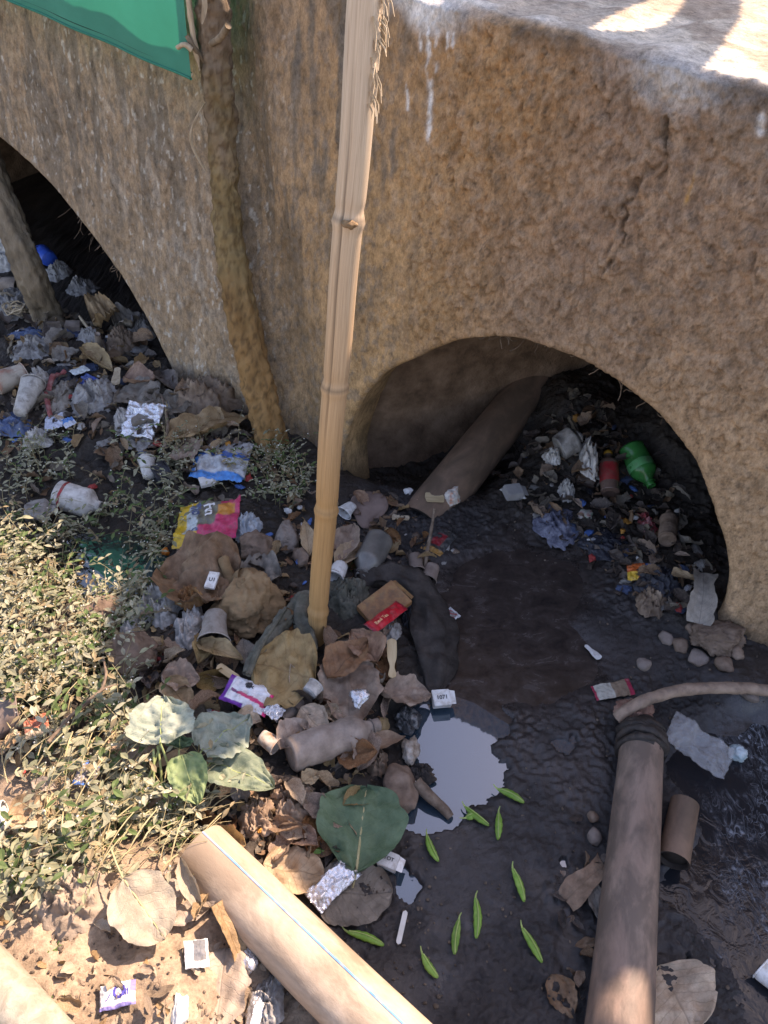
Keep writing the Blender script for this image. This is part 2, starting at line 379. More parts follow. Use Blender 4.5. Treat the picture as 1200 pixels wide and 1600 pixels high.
C = mixc(C, (.11, .085, .055), .75*sstep(-.1, .3, mid+.4*strk)*np.exp(-((sg+1.17)/.08)**2)*sstep(.25, .6, zg))
C = mixc(C, (.15, .125, .095), .7*sstep(-.05, .3, strk+.5*mid)*sstep(-.9, -1.15, sg)*sstep(-1.5, -1.3, sg)*sstep(.7, 1.1, zg))
C = mixc(C, (.47, .42, .35), .4*sstep(.22, .5, fbm(sg*30, zg*13, None, 3, 53)+.2*patch)*(1-rough_m)*np.exp(-((sg+1.8)/.3)**2))
C = mixc(C, (.60, .57, .50), .55*sstep(.5, .6, fbm(sg*70, zg*34, None, 3, 57))*sstep(-1.25, -1.5, sg))
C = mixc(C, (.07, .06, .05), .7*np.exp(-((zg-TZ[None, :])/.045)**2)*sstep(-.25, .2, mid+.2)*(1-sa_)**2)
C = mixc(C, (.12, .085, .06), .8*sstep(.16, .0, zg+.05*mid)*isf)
C = mixc(C, (.13, .09, .062), rough_m*.7*sstep(.05, .0, bil)*isf)
C = mixc(C, (.22, .18, .14), (1-rough_m)*.5*sstep(.02, .3, fbm(sg*60, zg*40, None, 3, 58))*isf)
C = mixc(C, (.10, .072, .05), .6*np.exp(-(cd/.005)**2)*isf)
lime = np.zeros_like(sg)
for (x0, y0, x1, y1, w) in ((676,40,674,215,.006),(690,45,684,110,.004),(705,50,703,85,.004),(712,50,712,80,.003),(664,40,662,75,.004),(1192,180,1190,205,.006),(640,130,640,170,.003)):
    a = wallsz(x0, y0); b = wallsz(x1, y1)
    dd = pseg(sg+.003*mid, zg, [a, b]); lime = np.maximum(lime, np.exp(-(dd/w)**2)*(sstep(-.3, .05, fbm(sg*60, zg*25, None, 2, 59)+.18)))
sl = wallsz(660, 45)[0]; sr = wallsz(1040, 170)[0]
lime = np.maximum(lime, np.exp(-((sg-sl)/.11)**2)*sstep(-.06, -.005, zg-TZ[None, :]+.03*mid+.012)*.95)
lime = np.maximum(lime, .6*np.exp(-((sg-sr)/.09)**2)*sstep(-.09, -.04, zg-TZ[None, :]+.03*mid))
C = mixc(C, (.66, .64, .60), lime)
oa = wallsz(1095, 195); ob = wallsz(1072, 310)
C = mixc(C, (.45, .24, .05), .8*np.exp(-(pseg(sg+.006*mid, zg, [oa, ob])/.006)**2)*sstep(-.2, .1, strk+.05))
dk = sa_**3
dn = fbm(sg*5, ng*5, None, 5, 60)
topc = mixc(np.zeros(sg.shape+(3,))+np.array((.44, .36, .275)), (.58, .50, .39), sstep(-.15, .35, dn)); topc = mixc(topc, (.34, .26, .19), .8*sstep(.05, .3, fbm(sg*8, ng*8, None, 4, 61)))
topc = mixc(topc, (.72, .70, .66), sstep(.12, .03, -ng)*.3*sstep(-.1, .25, dn))
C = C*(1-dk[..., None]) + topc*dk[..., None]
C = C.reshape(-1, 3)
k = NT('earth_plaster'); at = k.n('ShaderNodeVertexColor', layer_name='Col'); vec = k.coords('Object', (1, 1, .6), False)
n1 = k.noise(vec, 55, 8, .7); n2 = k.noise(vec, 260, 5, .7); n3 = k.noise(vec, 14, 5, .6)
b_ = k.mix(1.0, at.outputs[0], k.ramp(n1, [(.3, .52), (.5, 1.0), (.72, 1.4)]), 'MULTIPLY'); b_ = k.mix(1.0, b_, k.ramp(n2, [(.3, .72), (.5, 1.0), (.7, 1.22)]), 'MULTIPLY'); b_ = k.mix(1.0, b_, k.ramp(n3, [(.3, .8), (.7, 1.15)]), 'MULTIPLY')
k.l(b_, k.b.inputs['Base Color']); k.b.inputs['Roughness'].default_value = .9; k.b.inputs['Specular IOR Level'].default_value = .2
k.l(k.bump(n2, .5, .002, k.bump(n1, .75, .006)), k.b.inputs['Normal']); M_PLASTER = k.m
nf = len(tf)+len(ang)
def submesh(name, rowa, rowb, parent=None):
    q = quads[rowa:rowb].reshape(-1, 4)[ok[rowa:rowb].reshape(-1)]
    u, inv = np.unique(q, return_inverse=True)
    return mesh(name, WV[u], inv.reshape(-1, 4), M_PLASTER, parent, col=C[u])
wall = submesh('culvert_wall', 0, nf-1)
tag(wall, 'brown earth-plastered headwall with two round arched openings', 'wall')
road = submesh('road_deck', nf-1, len(rows)-1); tag(road, 'pale worn concrete deck on top of the culvert', kind='structure')
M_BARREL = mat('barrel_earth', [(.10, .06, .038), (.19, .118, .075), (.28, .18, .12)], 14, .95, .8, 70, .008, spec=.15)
for k_, (cs, cz, r0) in enumerate(ARCH):
    def ring(depths, radf, name, m):
        th = np.linspace(-.55, math.pi+.55, 110); V = []
        for dd, add in depths:
            rr = arch_r(k_, th)+add
            jit = .006*fbm(np.cos(th)*6+k_, np.sin(th)*6, np.zeros_like(th)+dd*6, 3, 70)
            sk_ = (.8 if k_ == 0 else 0.0)*max(0.0, dd-.17)
            for t, r, j in zip(th, rr, jit): V.append(wp(cs+sk_+(r+j)*math.cos(t), -dd, cz+(r+j)*math.sin(t)))
        return V, grid_faces(len(depths), len(th))
    V, Fc = ring([(.014, .003), (.03, .0), (.07, .0), (.12, .0), (.155, .001), (.163, .008), (.164, .05), (.164, .09)], None, '', None)
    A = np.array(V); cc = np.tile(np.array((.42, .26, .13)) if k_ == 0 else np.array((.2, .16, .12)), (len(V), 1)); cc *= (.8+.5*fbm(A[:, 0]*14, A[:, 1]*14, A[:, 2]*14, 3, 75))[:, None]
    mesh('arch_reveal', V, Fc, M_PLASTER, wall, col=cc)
    ad = .05 if k_ == 0 else .085
    ds_ = [(.162+.05*i, ad) for i in range(6)]+[(.45+.25*i, ad) for i in range(9)]
    V, Fc = ring(ds_, None, '', None)
    c0 = len(V); V.append(wp(cs+(.8*(ds_[-1][0]-.17) if k_ == 0 else 0), -(ds_[-1][0]), cz)); L = len(ds_)-1
    Fc += [(L*110+j, L*110+j+1, c0) for j in range(109)]  # added end cap closes the barrel, keeping daylight out
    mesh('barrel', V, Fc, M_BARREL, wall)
# ------------------------------------------------------------------ ground: one sheet, fine where the picture looks
GX = axis(-1.45, 1.2, .0043, -45, 45, 1.075); GY = axis(.25, 2.35, .0043, -45, 45, 1.075)
gx, gy = np.meshgrid(GX, GY); X = gx.ravel(); Y = gy.ravel()
Z, KW = G0(X, Y, True)
def sdf(poly, X, Y):
    P = [(onz(a, b, 0).x, onz(a, b, 0).y) for a, b in poly]; d = np.full(X.shape, 1e9); ins = np.zeros(X.shape, bool)
    j = len(P)-1
    for i in range(len(P)):
        d = np.minimum(d, pseg(X, Y, [P[j], P[i]])); c = ((P[i][1] > Y) != (P[j][1] > Y))
        with np.errstate(divide='ignore', invalid='ignore'):
            c &= X < (P[j][0]-P[i][0])*(Y-P[i][1])/(P[j][1]-P[i][1])+P[i][0]
        ins ^= c; j = i
    return np.where(ins, -d, d)
PUD = [(640,1108),(672,1090),(700,1070),(760,1085),(800,1130),(790,1150),(764,1164),(787,1195),(784,1232),(762,1255),(738,1262),(716,1292),(692,1304),(660,1306),(630,1296),(632,1260),(628,1225),(640,1205),(625,1175),(622,1140)]
PUD2 = [(608,1345),(640,1362),(664,1385),(642,1418),(620,1404)]
FILM = [(705,885),(760,868),(850,885),(915,945),(950,1010),(930,1050),(880,1062),(835,1085),(800,1120),(700,1080),(705,1000)]
PUD4 = [(768,1088),(800,1062),(822,1108),(852,1128),(832,1150),(800,1138)]
PUD5 = [(848,1162),(897,1150),(888,1180)]
PUD6 = [(868,1338),(892,1343),(880,1364)]
PUD3 = [(100,850),(180,860),(260,870),(250,905),(170,915),(120,900)]
near = (X > -1.5) & (X < 1.2) & (Y > .2) & (Y < 2.4)
sd = np.full(X.shape, 1.0); sd[near] = np.minimum(sdf(PUD, X[near], Y[near]), sdf(PUD2, X[near], Y[near]))
for q_ in (PUD5, PUD6): sd[near] = np.minimum(sd[near], sdf(q_, X[near], Y[near])+.018*fbm(X[near]*30, Y[near]*30, None, 3, 77)+.004)
sd = sd + .010*fbm(X*45, Y*45, None, 4, 80) + .006*fbm(X*14, Y*14, None, 2, 79)
cl1 = fbm(X*24, Y*24, None, 4, 81); cl2 = np.abs(fbm(X*48, Y*48, None, 4, 82)); rid = fbm(X*34+.3*cl1, Y*34, None, 4, 83, ridge=True); fin = fbm(X*130, Y*130, None, 2, 84)
lump = fbm(X*9, Y*9, None, 3, 85)
mmod = .25+.95*sstep(-.25, .25, fbm(X*4.5, Y*4.5, None, 3, 92)); micro = KW['M']*mmod*(.0030*cl1+.004*cl2+.004*rid+.0085*np.abs(fbm(X*95+cl1, Y*95, None, 2, 87))+.003*fin+.008*lump) + KW['F']*(.0008*cl1+.001*lump+.0003*fin) + KW['L']*(.010*cl1+.008*cl2+.012*lump+.002*fin) \
      + KW['S']*(.006*cl1+.007*np.maximum(fbm(X*40, Y*40, None, 3, 86), 0)+.008*lump+.0025*fin) + KW['W']*(.004*cl1+.004*lump)
chan = np.clip(KW['M']+KW['F'], 0, 1)
Zt = Z+micro
edge = (.007+.006*np.clip(cl2*3, 0, 1)+.004*cl1)*(1-.95*np.clip(KW['F']*1.6, 0, 1))
Zt = np.where((sd < .25) & (sd > 0) & (chan+KW['L'] > .3) & (KW['W'] < .3), np.maximum(Zt, edge*sstep(0, .012, sd)+.002), Zt)
Zt = np.where(sd < 0, np.minimum(Zt, .002+np.maximum(-.025, sd*1.1)), Zt)
outer = (np.abs(X) > 2.2) | (Y < -.5) | (Y > 3.6)
Zt = np.where(outer, Zt + .02*fbm(X*2, Y*2, None, 3, 88), Zt)
# smooth film: pools of slurry a few millimetres proud of the lumps
wet = np.clip(KW['F']*1.3+.75*KW['M']*(1-mmod)*.9+.25*KW['M']*sstep(.0, .2, fbm(X*6, Y*6, None, 3, 89))+KW['W'], 0, 1)
mudc = np.array((.034, .029, .028)); filmc = np.array((.034, .026, .023)); litc = np.array((.036, .028, .022)); soilc = np.array((.36, .265, .185)); bedc = np.array((.035, .035, .038))
GC = KW['M'][:, None]*mudc + KW['F'][:, None]*filmc + KW['L'][:, None]*litc + KW['S'][:, None]*soilc + KW['W'][:, None]*bedc
GC *= (1+.35*cl1+.25*lump)[:, None]
GC = np.where(outer[:, None] & (KW['S'] > .2)[:, None], soilc*(1+.3*lump)[:, None], GC)
k = NT('ground_earth'); at = k.n('ShaderNodeVertexColor', layer_name='Col'); aw = k.n('ShaderNodeAttribute', attribute_name='wet'); vec = k.coords('Object', (1, 1, 1), False)
n1 = k.noise(vec, 110, 8, .72); n2 = k.noise(vec, 380, 5, .7); n4 = k.noise(vec, 9, 5, .6)
b_ = k.mix(1.0, at.outputs[0], k.ramp(n1, [(.3, .6), (.5, 1.0), (.75, 1.45)]), 'MULTIPLY'); k.l(b_, k.b.inputs['Base Color'])
asl = k.n('ShaderNodeAttribute', attribute_name='dry')
rw = k.math('ADD', k.math('MULTIPLY_ADD', n1, .35, .30), k.math('MULTIPLY', k.math('SUBTRACT', n4, .5), .6))
rw = k.math('SUBTRACT', rw, k.math('MULTIPLY', aw.outputs['Fac'], .20)); rw = k.math('MAXIMUM', k.math('MAXIMUM', rw, .12), k.math('MULTIPLY', asl.outputs['Fac'], .95)); k.l(rw, k.b.inputs['Roughness'])
k.l(k.math('MULTIPLY_ADD', asl.outputs['Fac'], -.35, .5), k.b.inputs['Specular IOR Level'])
bs = k.n('ShaderNodeBump', i_Distance=.007); k.l(n1, bs.inputs['Height']); k.l(k.math('MULTIPLY_ADD', aw.outputs['Fac'], -.62, .75), bs.inputs['Strength'])
bs2 = k.n('ShaderNodeBump', i_Distance=.0015); k.l(n2, bs2.inputs['Height']); k.l(bs.outputs[0], bs2.inputs['Normal']); k.l(k.math('MULTIPLY_ADD', aw.outputs['Fac'], -.5, .6), bs2.inputs['Strength'])
k.l(bs2.outputs[0], k.b.inputs['Normal']); M_GROUND = k.m
NXg, NYg = len(GX), len(GY); gi = np.arange(NXg*NYg).reshape(NYg, NXg)
gq = np.stack([gi[:-1, :-1], gi[:-1, 1:], gi[1:, 1:], gi[1:, :-1]], -1).reshape(-1, 4)
g_o = mesh('ground', np.stack([X, Y, Zt], -1), gq, M_GROUND, col=GC); tag(g_o, 'dark wet mud, dry soil and trodden litter of the drain bed', kind='structure')
for nm, arr in (('wet', wet), ('dry', np.clip(KW['S']*1.2+.45*KW['L'], 0, 1))):
    a = g_o.data.attributes.new(nm, 'FLOAT', 'POINT'); a.data.foreach_set('value', arr.astype(np.float32))
# ------------------------------------------------------------------ water
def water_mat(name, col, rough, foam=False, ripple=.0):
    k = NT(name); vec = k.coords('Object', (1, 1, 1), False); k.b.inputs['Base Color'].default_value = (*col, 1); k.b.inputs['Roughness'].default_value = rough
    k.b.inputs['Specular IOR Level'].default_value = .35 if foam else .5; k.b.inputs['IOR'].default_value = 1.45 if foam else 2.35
    if ripple: k.l(k.bump(k.noise(vec, 22, 3, .5, .6), ripple, .01), k.b.inputs['Normal'])
    if foam:  # foam pattern; its bluish-white colour also paints glints on the stream
        mp = k.n('ShaderNodeMapping'); mp.inputs['Rotation'].default_value = (0, 0, .35); mp.inputs['Scale'].default_value = (1.5, .75, 1); k.l(vec, mp.inputs['Vector'])
        w = k.noise(mp.outputs[0], 11, 2, .5, 2.6); w2 = k.noise(mp.outputs[0], 24, 2, .5, 2.2); big = k.noise(vec, 4.2, 3, .5)
        thin = k.math('SUBTRACT', 1.0, k.math('DIVIDE', k.math('ABSOLUTE', k.math('SUBTRACT', w, .52)), .010), clamp=True)
        thin2 = k.math('SUBTRACT', 1.0, k.math('DIVIDE', k.math('ABSOLUTE', k.math('SUBTRACT', w2, .5)), .04), clamp=True)
        blot = k.math('MULTIPLY', k.ramp(w2, [(.54, 0.0), (.72, 1.0)]), k.ramp(k.noise(vec, 90, 3, .6), [(.4, .1), (.65, 1.0)]))
        msk = k.ramp(big, [(.46, 0.0), (.60, 1.0)])
        fm = k.math('MULTIPLY', k.math('MAXIMUM', k.math('MULTIPLY', thin, .55), k.math('MULTIPLY', k.math('MAXIMUM', blot, k.math('MULTIPLY', thin2, .18)), .9)), msk, clamp=True)
        fm = k.math('MULTIPLY', fm, .9)
        k.l(k.mix(fm, col, (.50, .55, .62)), k.b.inputs['Base Color']); k.l(k.math('MULTIPLY_ADD', fm, .6, rough), k.b.inputs['Roughness'])
        k.l(k.bump(k.math('ADD', k.math('MULTIPLY', fm, .8), k.noise(vec, 30, 3, .5, .8)), .5, .004), k.b.inputs['Normal'])
    return k.m
def sheet_poly(name, poly, z, m, label):
    P = [onz(a, b, z) for a, b in poly]; bm = bmesh.new(); bm.faces.new([bm.verts.new(p) for p in P]); bmesh.ops.triangulate(bm, faces=bm.faces[:])
    me = bpy.data.meshes.new(name); bm.to_mesh(me); bm.free(); me.materials.append(m)
    if me.polygons[0].normal.z < 0: me.flip_normals()
    return tag(link(bpy.data.objects.new(name, me)), label, kind='structure')
sheet_poly('puddle_water', [(590,1105),(690,1080),(740,1098),(800,1135),(930,1150),(930,1400),(700,1440),(600,1440),(590,1250)], .0035, water_mat('sky_tint_water', (.034, .060, .082), .025), 'still puddle with the sky reflection tinted into its blue-grey colour')  # bluish base paints in sky reflection; upper edge set on the wall's mirror line
k = NT('sludge_film'); vec = k.coords('Object', (1, 1, 1), False); mp = k.n('ShaderNodeMapping'); mp.inputs['Rotation'].default_value = (0, 0, -.6); mp.inputs['Scale'].default_value = (1, 1.5, 1); k.l(vec, mp.inputs['Vector'])
n1 = k.noise(mp.outputs[0], 16, 6, .65, .8); n2 = k.noise(vec, 90, 5, .65); k.l(k.ramp(k.math('ADD', n1, k.math('MULTIPLY', n2, .35)), [(.45, (.022, .017, .016)), (.7, (.046, .034, .029)), (.9, (.07, .055, .05))]), k.b.inputs['Base Color'])
k.l(k.ramp(n1, [(.35, .08), (.65, .30)]), k.b.inputs['Roughness']); k.b.inputs['IOR'].default_value = 1.5; k.l(k.bump(k.math('ADD', n1, k.math('MULTIPLY', n2, .5)), .10, .004), k.b.inputs['Normal'])
sheet_poly('sludge_water', [(640,1080),(670,850),(760,840),(960,900),(960,1080),(860,1100),(820,1160),(720,1130)], .0030, k.m, 'slick dark brown sludge flowing from the right arch')
sheet_poly('stream_water', [(1030,1130),(1300,1080),(1500,1400),(1400,1760),(1080,1700),(1030,1500)], -.012, water_mat('stream_water', (.014, .016, .020), .12, True), 'dark stream with grey foam and painted bluish glints')
sheet_poly('pond_water', [(60,830),(280,840),(280,930),(60,930)], .022, water_mat('weed_pond', (.02, .026, .028), .05, False, .1), 'small dark pool among the weeds')
# ------------------------------------------------------------------ added unseen shade caster above the frame, cut to shape deck and bank shadows
def ondeck(px, py):
    z = 1.15
    for _ in range(12):
        p = onz(px, py, z); z = float(top_z(p.dot(WD)))
    return p
CAST_Z = 2.1
def lift_sun(p): return p + SUN_DIR*((CAST_Z-p.z)/SUN_DIR.z)
PG = [lift_sun(onz(*q, .03)) for q in ((360,1130),(395,1240),(440,1385),(560,1500),(690,1625),(760,1700),(900,1700))] + [lift_sun(onz(*q, .1)) for q in ((912,1600),(925,1560),(965,1535),(1005,1550),(1022,1610),(1045,1690),(1500,1760))] + [lift_sun(wp(s_, -.003, float(top_z(s_)))) for s_ in (1.6, .8, .4, 0.0, -.3, -.5)]
PD = [lift_sun(ondeck(*q)) for q in ((700,-40),(690,60),(800,110),(930,205),(985,192),(1040,165),(1090,120),(1120,75),(1150,30),(1175,-40),(1180,-60))]
PH = [lift_sun(ondeck(*q)) for q in ((922,47),(950,28),(1000,8),(1050,-12),(1085,-20),(1062,15),(1036,38),(1000,48))]
xy = lambda P: [(p.x, p.y) for p in P]
PG, PD, PH = xy(PG), xy(PD), xy(PH)
allp = PG+PD; x0, x1 = min(p[0] for p in allp), max(p[0] for p in allp); y0, y1 = min(p[1] for p in allp), max(p[1] for p in allp)
st = .013; nx_, ny_ = int((x1-x0)/st)+2, int((y1-y0)/st)+2
V, Fc = [], []
for layer in (0, -.006):
    for i in range(nx_):
        for j in range(ny_): V.append((x0+i*st, y0+j*st, CAST_Z+layer+.01*math.sin(i*.09)*math.cos(j*.07)))
for i in range(nx_-1):
    for j in range(ny_-1):
        c = (x0+(i+.5)*st, y0+(j+.5)*st)
        if (inpoly(*c, PG) or inpoly(*c, PD)) and not inpoly(*c, PH):
            a = i*ny_+j; q = (a, a+ny_, a+ny_+1, a+1); o = nx_*ny_
            Fc += [q, tuple(v+o for v in q[::-1])]
M_CASTER = mat('caster_sheet', [(.32, .27, .2), (.42, .37, .3)], 8, .9, .4, 300)
aw = mesh('shade_caster', V, Fc, M_CASTER); tag(aw, 'added unseen sheet above the deck, cut to cast the shade', 'shade caster')
for q in ((x1-.1, y1-.2), (x1-.15, y0+.5*(y1-y0)), (x0+.7*(x1-x0), y1-.1)):
    Vt, Ft = tube([(q[0], q[1], .9), (q[0], q[1], 1.5), (q[0], q[1], CAST_Z+.03)], .018, 10); mesh('caster_pole', Vt, Ft, M_CASTER, aw)
# ------------------------------------------------------------------ tree-trunk post against the wall
def bark(name, cols, ridges=14, amp=.06):
    return mat(name, cols, 22, .9, .9, 120, .005, stretch=(1, 1, .35), spec=.2)
M_BARK = bark('bark_ochre', [(.085, .058, .033), (.215, .145, .075), (.34, .245, .14)])
M_BARK = mat('bark_ochre', [(1, 1, 1)], 40, .9, .9, 140, .005, stretch=(1, 1, .4), spec=.2, attr=True)
M_BARKG = bark('bark_grey', [(.085, .065, .045), (.20, .155, .105), (.30, .24, .17)])
def post(name, label, path, widths, m, seed, n=44, per=22):
    P = spline(path, per); R = []
    for i, p in enumerate(P):
        t = i/(len(P)-1)*(len(widths)-1); a = int(min(t, len(widths)-2)); w = widths[a]+(widths[a+1]-widths[a])*(t-a)
        R.append(.5*w*depth(p)/F)
    pr = lambda i, th: .05*math.sin(3*th+i*.07)+.045*math.sin(7*th+math.sin(i*.11)*2)+.03*math.sin(13*th+i*.2)+.04*math.sin(i*.35+2*th)
    V, Fc = tube(P, R, n, .009, seed, True, pr)
    root = empty(name, Matrix.Translation(P[0]), label, 'post')
    tc = None
    if name == 'tree_post':
        Z_ = np.array([v.z for v in V]); nz_ = fbm(np.array([v.x for v in V])*18, np.array([v.y for v in V])*18, Z_*7, 3, 6); t_ = Z_+.18*nz_
        tc = np.zeros((len(V), 3))+np.array((.33, .185, .075)); w_ = np.clip((t_-.35)/.3, 0, 1)[:, None]; tc = tc*(1-w_)+np.array((.27, .19, .09))*w_; w_ = np.clip((t_-.85)/.22, 0, 1)[:, None]; tc = tc*(1-w_)+np.array((.235, .175, .12))*w_
        tc *= (1+.25*nz_)[:, None]; w_ = np.clip((fbm(np.array([v.x for v in V])*90, np.array([v.y for v in V])*90, Z_*45, 3, 8)-.12)*3, 0, .55)[:, None]; tc = tc*(1-w_)+np.array((.09, .055, .03))*w_
    o = mesh('trunk', [v-P[0] for v in V], Fc, m, root, col=tc)
    return root, P, R
base = onwall(436, 760, .06)
tr_path = [base, onwall(425, 700, .06), onwall(408, 620, .06), onwall(385, 520, .055), onwall(362, 400, .055), onwall(351, 300, .055), onwall(346, 200, .06), onwall(338, 100, .07), onwall(333, 0, .08), onwall(328, -90, .09), onwall(325, -260, .12)]
tr, TP, TR = post('tree_post', 'rough ochre tree trunk leaning on the wall beside the green cloth', tr_path, [62, 50, 47, 50, 46, 42, 43, 48, 52, 52, 52], M_BARK, 3)
O0 = TP[0]
def tpart(name, pts, r, m, n=9, wob=.002, parent=tr, org=None):
    V, Fc = tube(spline(pts, 6), r, n, wob, len(name)); return mesh(name, [v-(O0 if org is None else org) for v in V], Fc, m, parent)
M_PALE = mat('pale_wood', [(.30, .22, .14), (.46, .36, .24), (.58, .48, .34)], 30, .8, .6, 200, .002, stretch=(3, 3, .4))
tpart('branch_stub', [onwall(330, 68, .10), onwall(345, 58, .13), onwall(357, 40, .15)], .008, M_BARKG)
tpart('branch_stub', [onwall(318, 95, .10), onwall(302, 72, .13), onwall(292, 55, .14)], .006, M_BARKG)
tpart('branch_stub', [onwall(300, 78, .14), onwall(288, 70, .15), onwall(277, 74, .15)], .006, M_PALE)
Pb = spline([onwall(289, -60, .13), onwall(295, 0, .13), onwall(303, 60, .12), onwall(312, 110, .11)], 8)
V, Fc = tube(Pb, [.012]*20+[.01, .008, .006, .004, .003][:max(0, len(Pb)-20)], 10, .003, 4, flat=.6); mesh('split_branch', [v-O0 for v in V], Fc, M_PALE, tr)
# peeled bark curl
def ribbon(pts, w, side, curl=.6, nv=7):
    P = spline(pts, 8); V = []
    for i, p in enumerate(P):
        t = i/(len(P)-1); ww = w*math.sin(math.pi*(.06+.9*t))**.7
        tg = (P[min(i+1, len(P)-1)]-P[max(i-1, 0)]).normalized(); nn = tg.cross(side).normalized()
        for j in range(nv):
            v = j/(nv-1)*2-1; V.append(p+side*(ww*math.sin(v*curl)/max(curl, .01))+nn*(ww*(1-math.cos(v*curl))/max(curl, .01)))
    return V, grid_faces(len(P), nv)
V, Fc = ribbon([onwall(322, 160, .09), onwall(304, 195, .12), onwall(302, 225, .125), onwall(322, 268, .09)], .012, (WD*.6-WN*.8).normalized(), 1.2)
mesh('peeled_bark', [v-O0 for v in V], Fc, M_PALE, tr)
V, Fc = ribbon([onwall(318, -30, .13), onwall(322, 10, .135), onwall(316, 38, .14)], .010, WD, 1.0); mesh('peeled_bark', [v-O0 for v in V], Fc, M_PALE, tr)
# post standing in the left arch
b0 = ground(88, 530, -.02); tdir = onwall(-40, 200, -.02)
lp = [b0, ground(78, 500, .0), b0.lerp(tdir, .35), b0.lerp(tdir, .65), tdir, tdir+(tdir-b0)*.3]
post('arch_post', 'grey-brown wooden post leaning inside the left arch', lp, [50, 46, 44, 42, 40, 40], M_BARKG, 9)
# ------------------------------------------------------------------ bamboo pole
k = NT('bamboo'); uvn = k.n('ShaderNodeTexCoord'); vec = k.coords('UV', (1, 1, 1), False)
mp = k.n('ShaderNodeMapping'); mp.inputs['Scale'].default_value = (7, 1.6, 1); k.l(vec, mp.inputs['Vector'])
s1 = k.noise(mp.outputs[0], 6, 7, .65); mp2 = k.n('ShaderNodeMapping'); mp2.inputs['Scale'].default_value = (3, 2, 1); k.l(vec, mp2.inputs['Vector']); s2 = k.noise(mp2.outputs[0], 5, 6, .6)
sp = k.n('ShaderNodeSeparateXYZ'); k.l(vec, sp.inputs[0])
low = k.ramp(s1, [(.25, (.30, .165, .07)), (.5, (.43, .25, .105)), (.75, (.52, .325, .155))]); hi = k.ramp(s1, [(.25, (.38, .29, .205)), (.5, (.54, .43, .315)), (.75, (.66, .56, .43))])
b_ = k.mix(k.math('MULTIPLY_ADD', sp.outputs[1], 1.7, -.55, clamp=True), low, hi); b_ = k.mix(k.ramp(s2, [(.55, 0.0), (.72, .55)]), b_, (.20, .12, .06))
at = k.n('ShaderNodeVertexColor', layer_name='Col'); b_ = k.mix(1.0, b_, at.outputs[0], 'MULTIPLY')
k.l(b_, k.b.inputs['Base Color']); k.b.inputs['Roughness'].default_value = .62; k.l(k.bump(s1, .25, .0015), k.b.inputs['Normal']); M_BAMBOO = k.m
pb = ground(493, 1000, 0.0); d = ray(571, 0); zc = 1.06; pt = CAM + d*zc
ax = (pt-pb); LT = ax.length; TOPX = 1.28
NB = 230; nr = 40; V = []; UV = []; CC = []
knots = []
for (kx, ky) in ((497, 955), (507, 798), (519, 606), (541, 346)):
    best = min(((abs((lambda q: 800+F*(-(q-CAM).dot(Vector((0, SP, CP)))/depth(q)))(pb+ax*t)-ky), t) for t in np.linspace(0, 1, 400))); knots.append(best[1])
knots += [knots[-1]+.27, knots[-1]+.5]
side_a = ax.cross(Vector((0, 1, 0))).normalized(); side_b = ax.normalized().cross(side_a)
camdir = (CAM-(pb+ax*.6)); camdir -= ax.normalized()*camdir.dot(ax.normalized()); camdir.normalize()
right = ax.normalized().cross(camdir).normalized()   # towards image left/right
if right.x < 0: right = -right
def bam_center(t):
    c = pb+ax*t
    off = .0012*math.sin(t*9)+.001*math.sin(t*23+1); return c+right*off
def bam_r(t):
    r = (.0222+.0032*t)
    for q in knots:
        r += .0032*math.exp(-((t-q)/.006)**2) - .0016*math.exp(-((t-q-.016)/.006)**2)*(1)
    return r
for i in range(NB):
    t = -.02+(TOPX+.02)*i/(NB-1); c = bam_center(t); r = bam_r(t)
    for j in range(nr):
        th = 2*math.pi*j/nr      # th=0 points at the camera, positive to the right
        rr = r*(1+.012*math.sin(3*th+t*6)); cc = 1.0
        # split that runs down the left of the upper cane
        a = th if th < math.pi else th-2*math.pi
        g = math.exp(-((a+.52+.05*math.sin(t*7))/.055)**2)*float(sstep(.30, .42, np.array(t)))
        g2 = math.exp(-((a-.05+.1*math.sin(t*11))/.05)**2)*float(sstep(.02, .06, np.array(t))*sstep(.36, .3, np.array(t)))*.5
        rr -= .005*g+.003*g2; cc *= 1-.55*g-.4*g2
        # shredded fibres at the top right
        sh = float(sstep(.88, .93, np.array(t)))*math.exp(-((a-1.0)/.5)**2)
        rr += sh*.006*math.sin(t*190+a*9)*math.sin(t*67+a*3)
        for q in knots: cc *= 1-.45*math.exp(-((t-q-.004)/.0022)**2)
        V.append(c+camdir*math.cos(th)*rr+right*math.sin(th)*rr-pb); UV.append((j/nr*2, t)); CC.append((cc, cc*.97, cc*.93))
bam = empty('bamboo_pole', Matrix.Translation(pb), 'tall split bamboo pole standing in the litter, tied with grey rag', 'pole')
mesh('cane', V, grid_faces(NB, nr, True)+[tuple(range((NB-1)*nr, NB*nr))], M_BAMBOO, bam, uv=UV, col=CC)
q = bam_center(knots[3])+camdir*.024-pb
rng = np.random.RandomState(3)
A, Fi = ico(3); kk = 1+.35*fbm(A[:, 0]*2, A[:, 1]*2, A[:, 2]*2, 3, 5)
kv = [q+right*(v[0]*.013*f+.001)+camdir*(v[1]*.009*f)+ax.normalized()*(v[2]*.007*f+.002) for v, f in zip(A, kk)]
M_KNOT = mat('bamboo_knot', [(.13, .075, .035), (.30, .19, .10)], 60, .85, .7, 300)
mesh('branch_knot', kv, Fi, M_KNOT, bam)
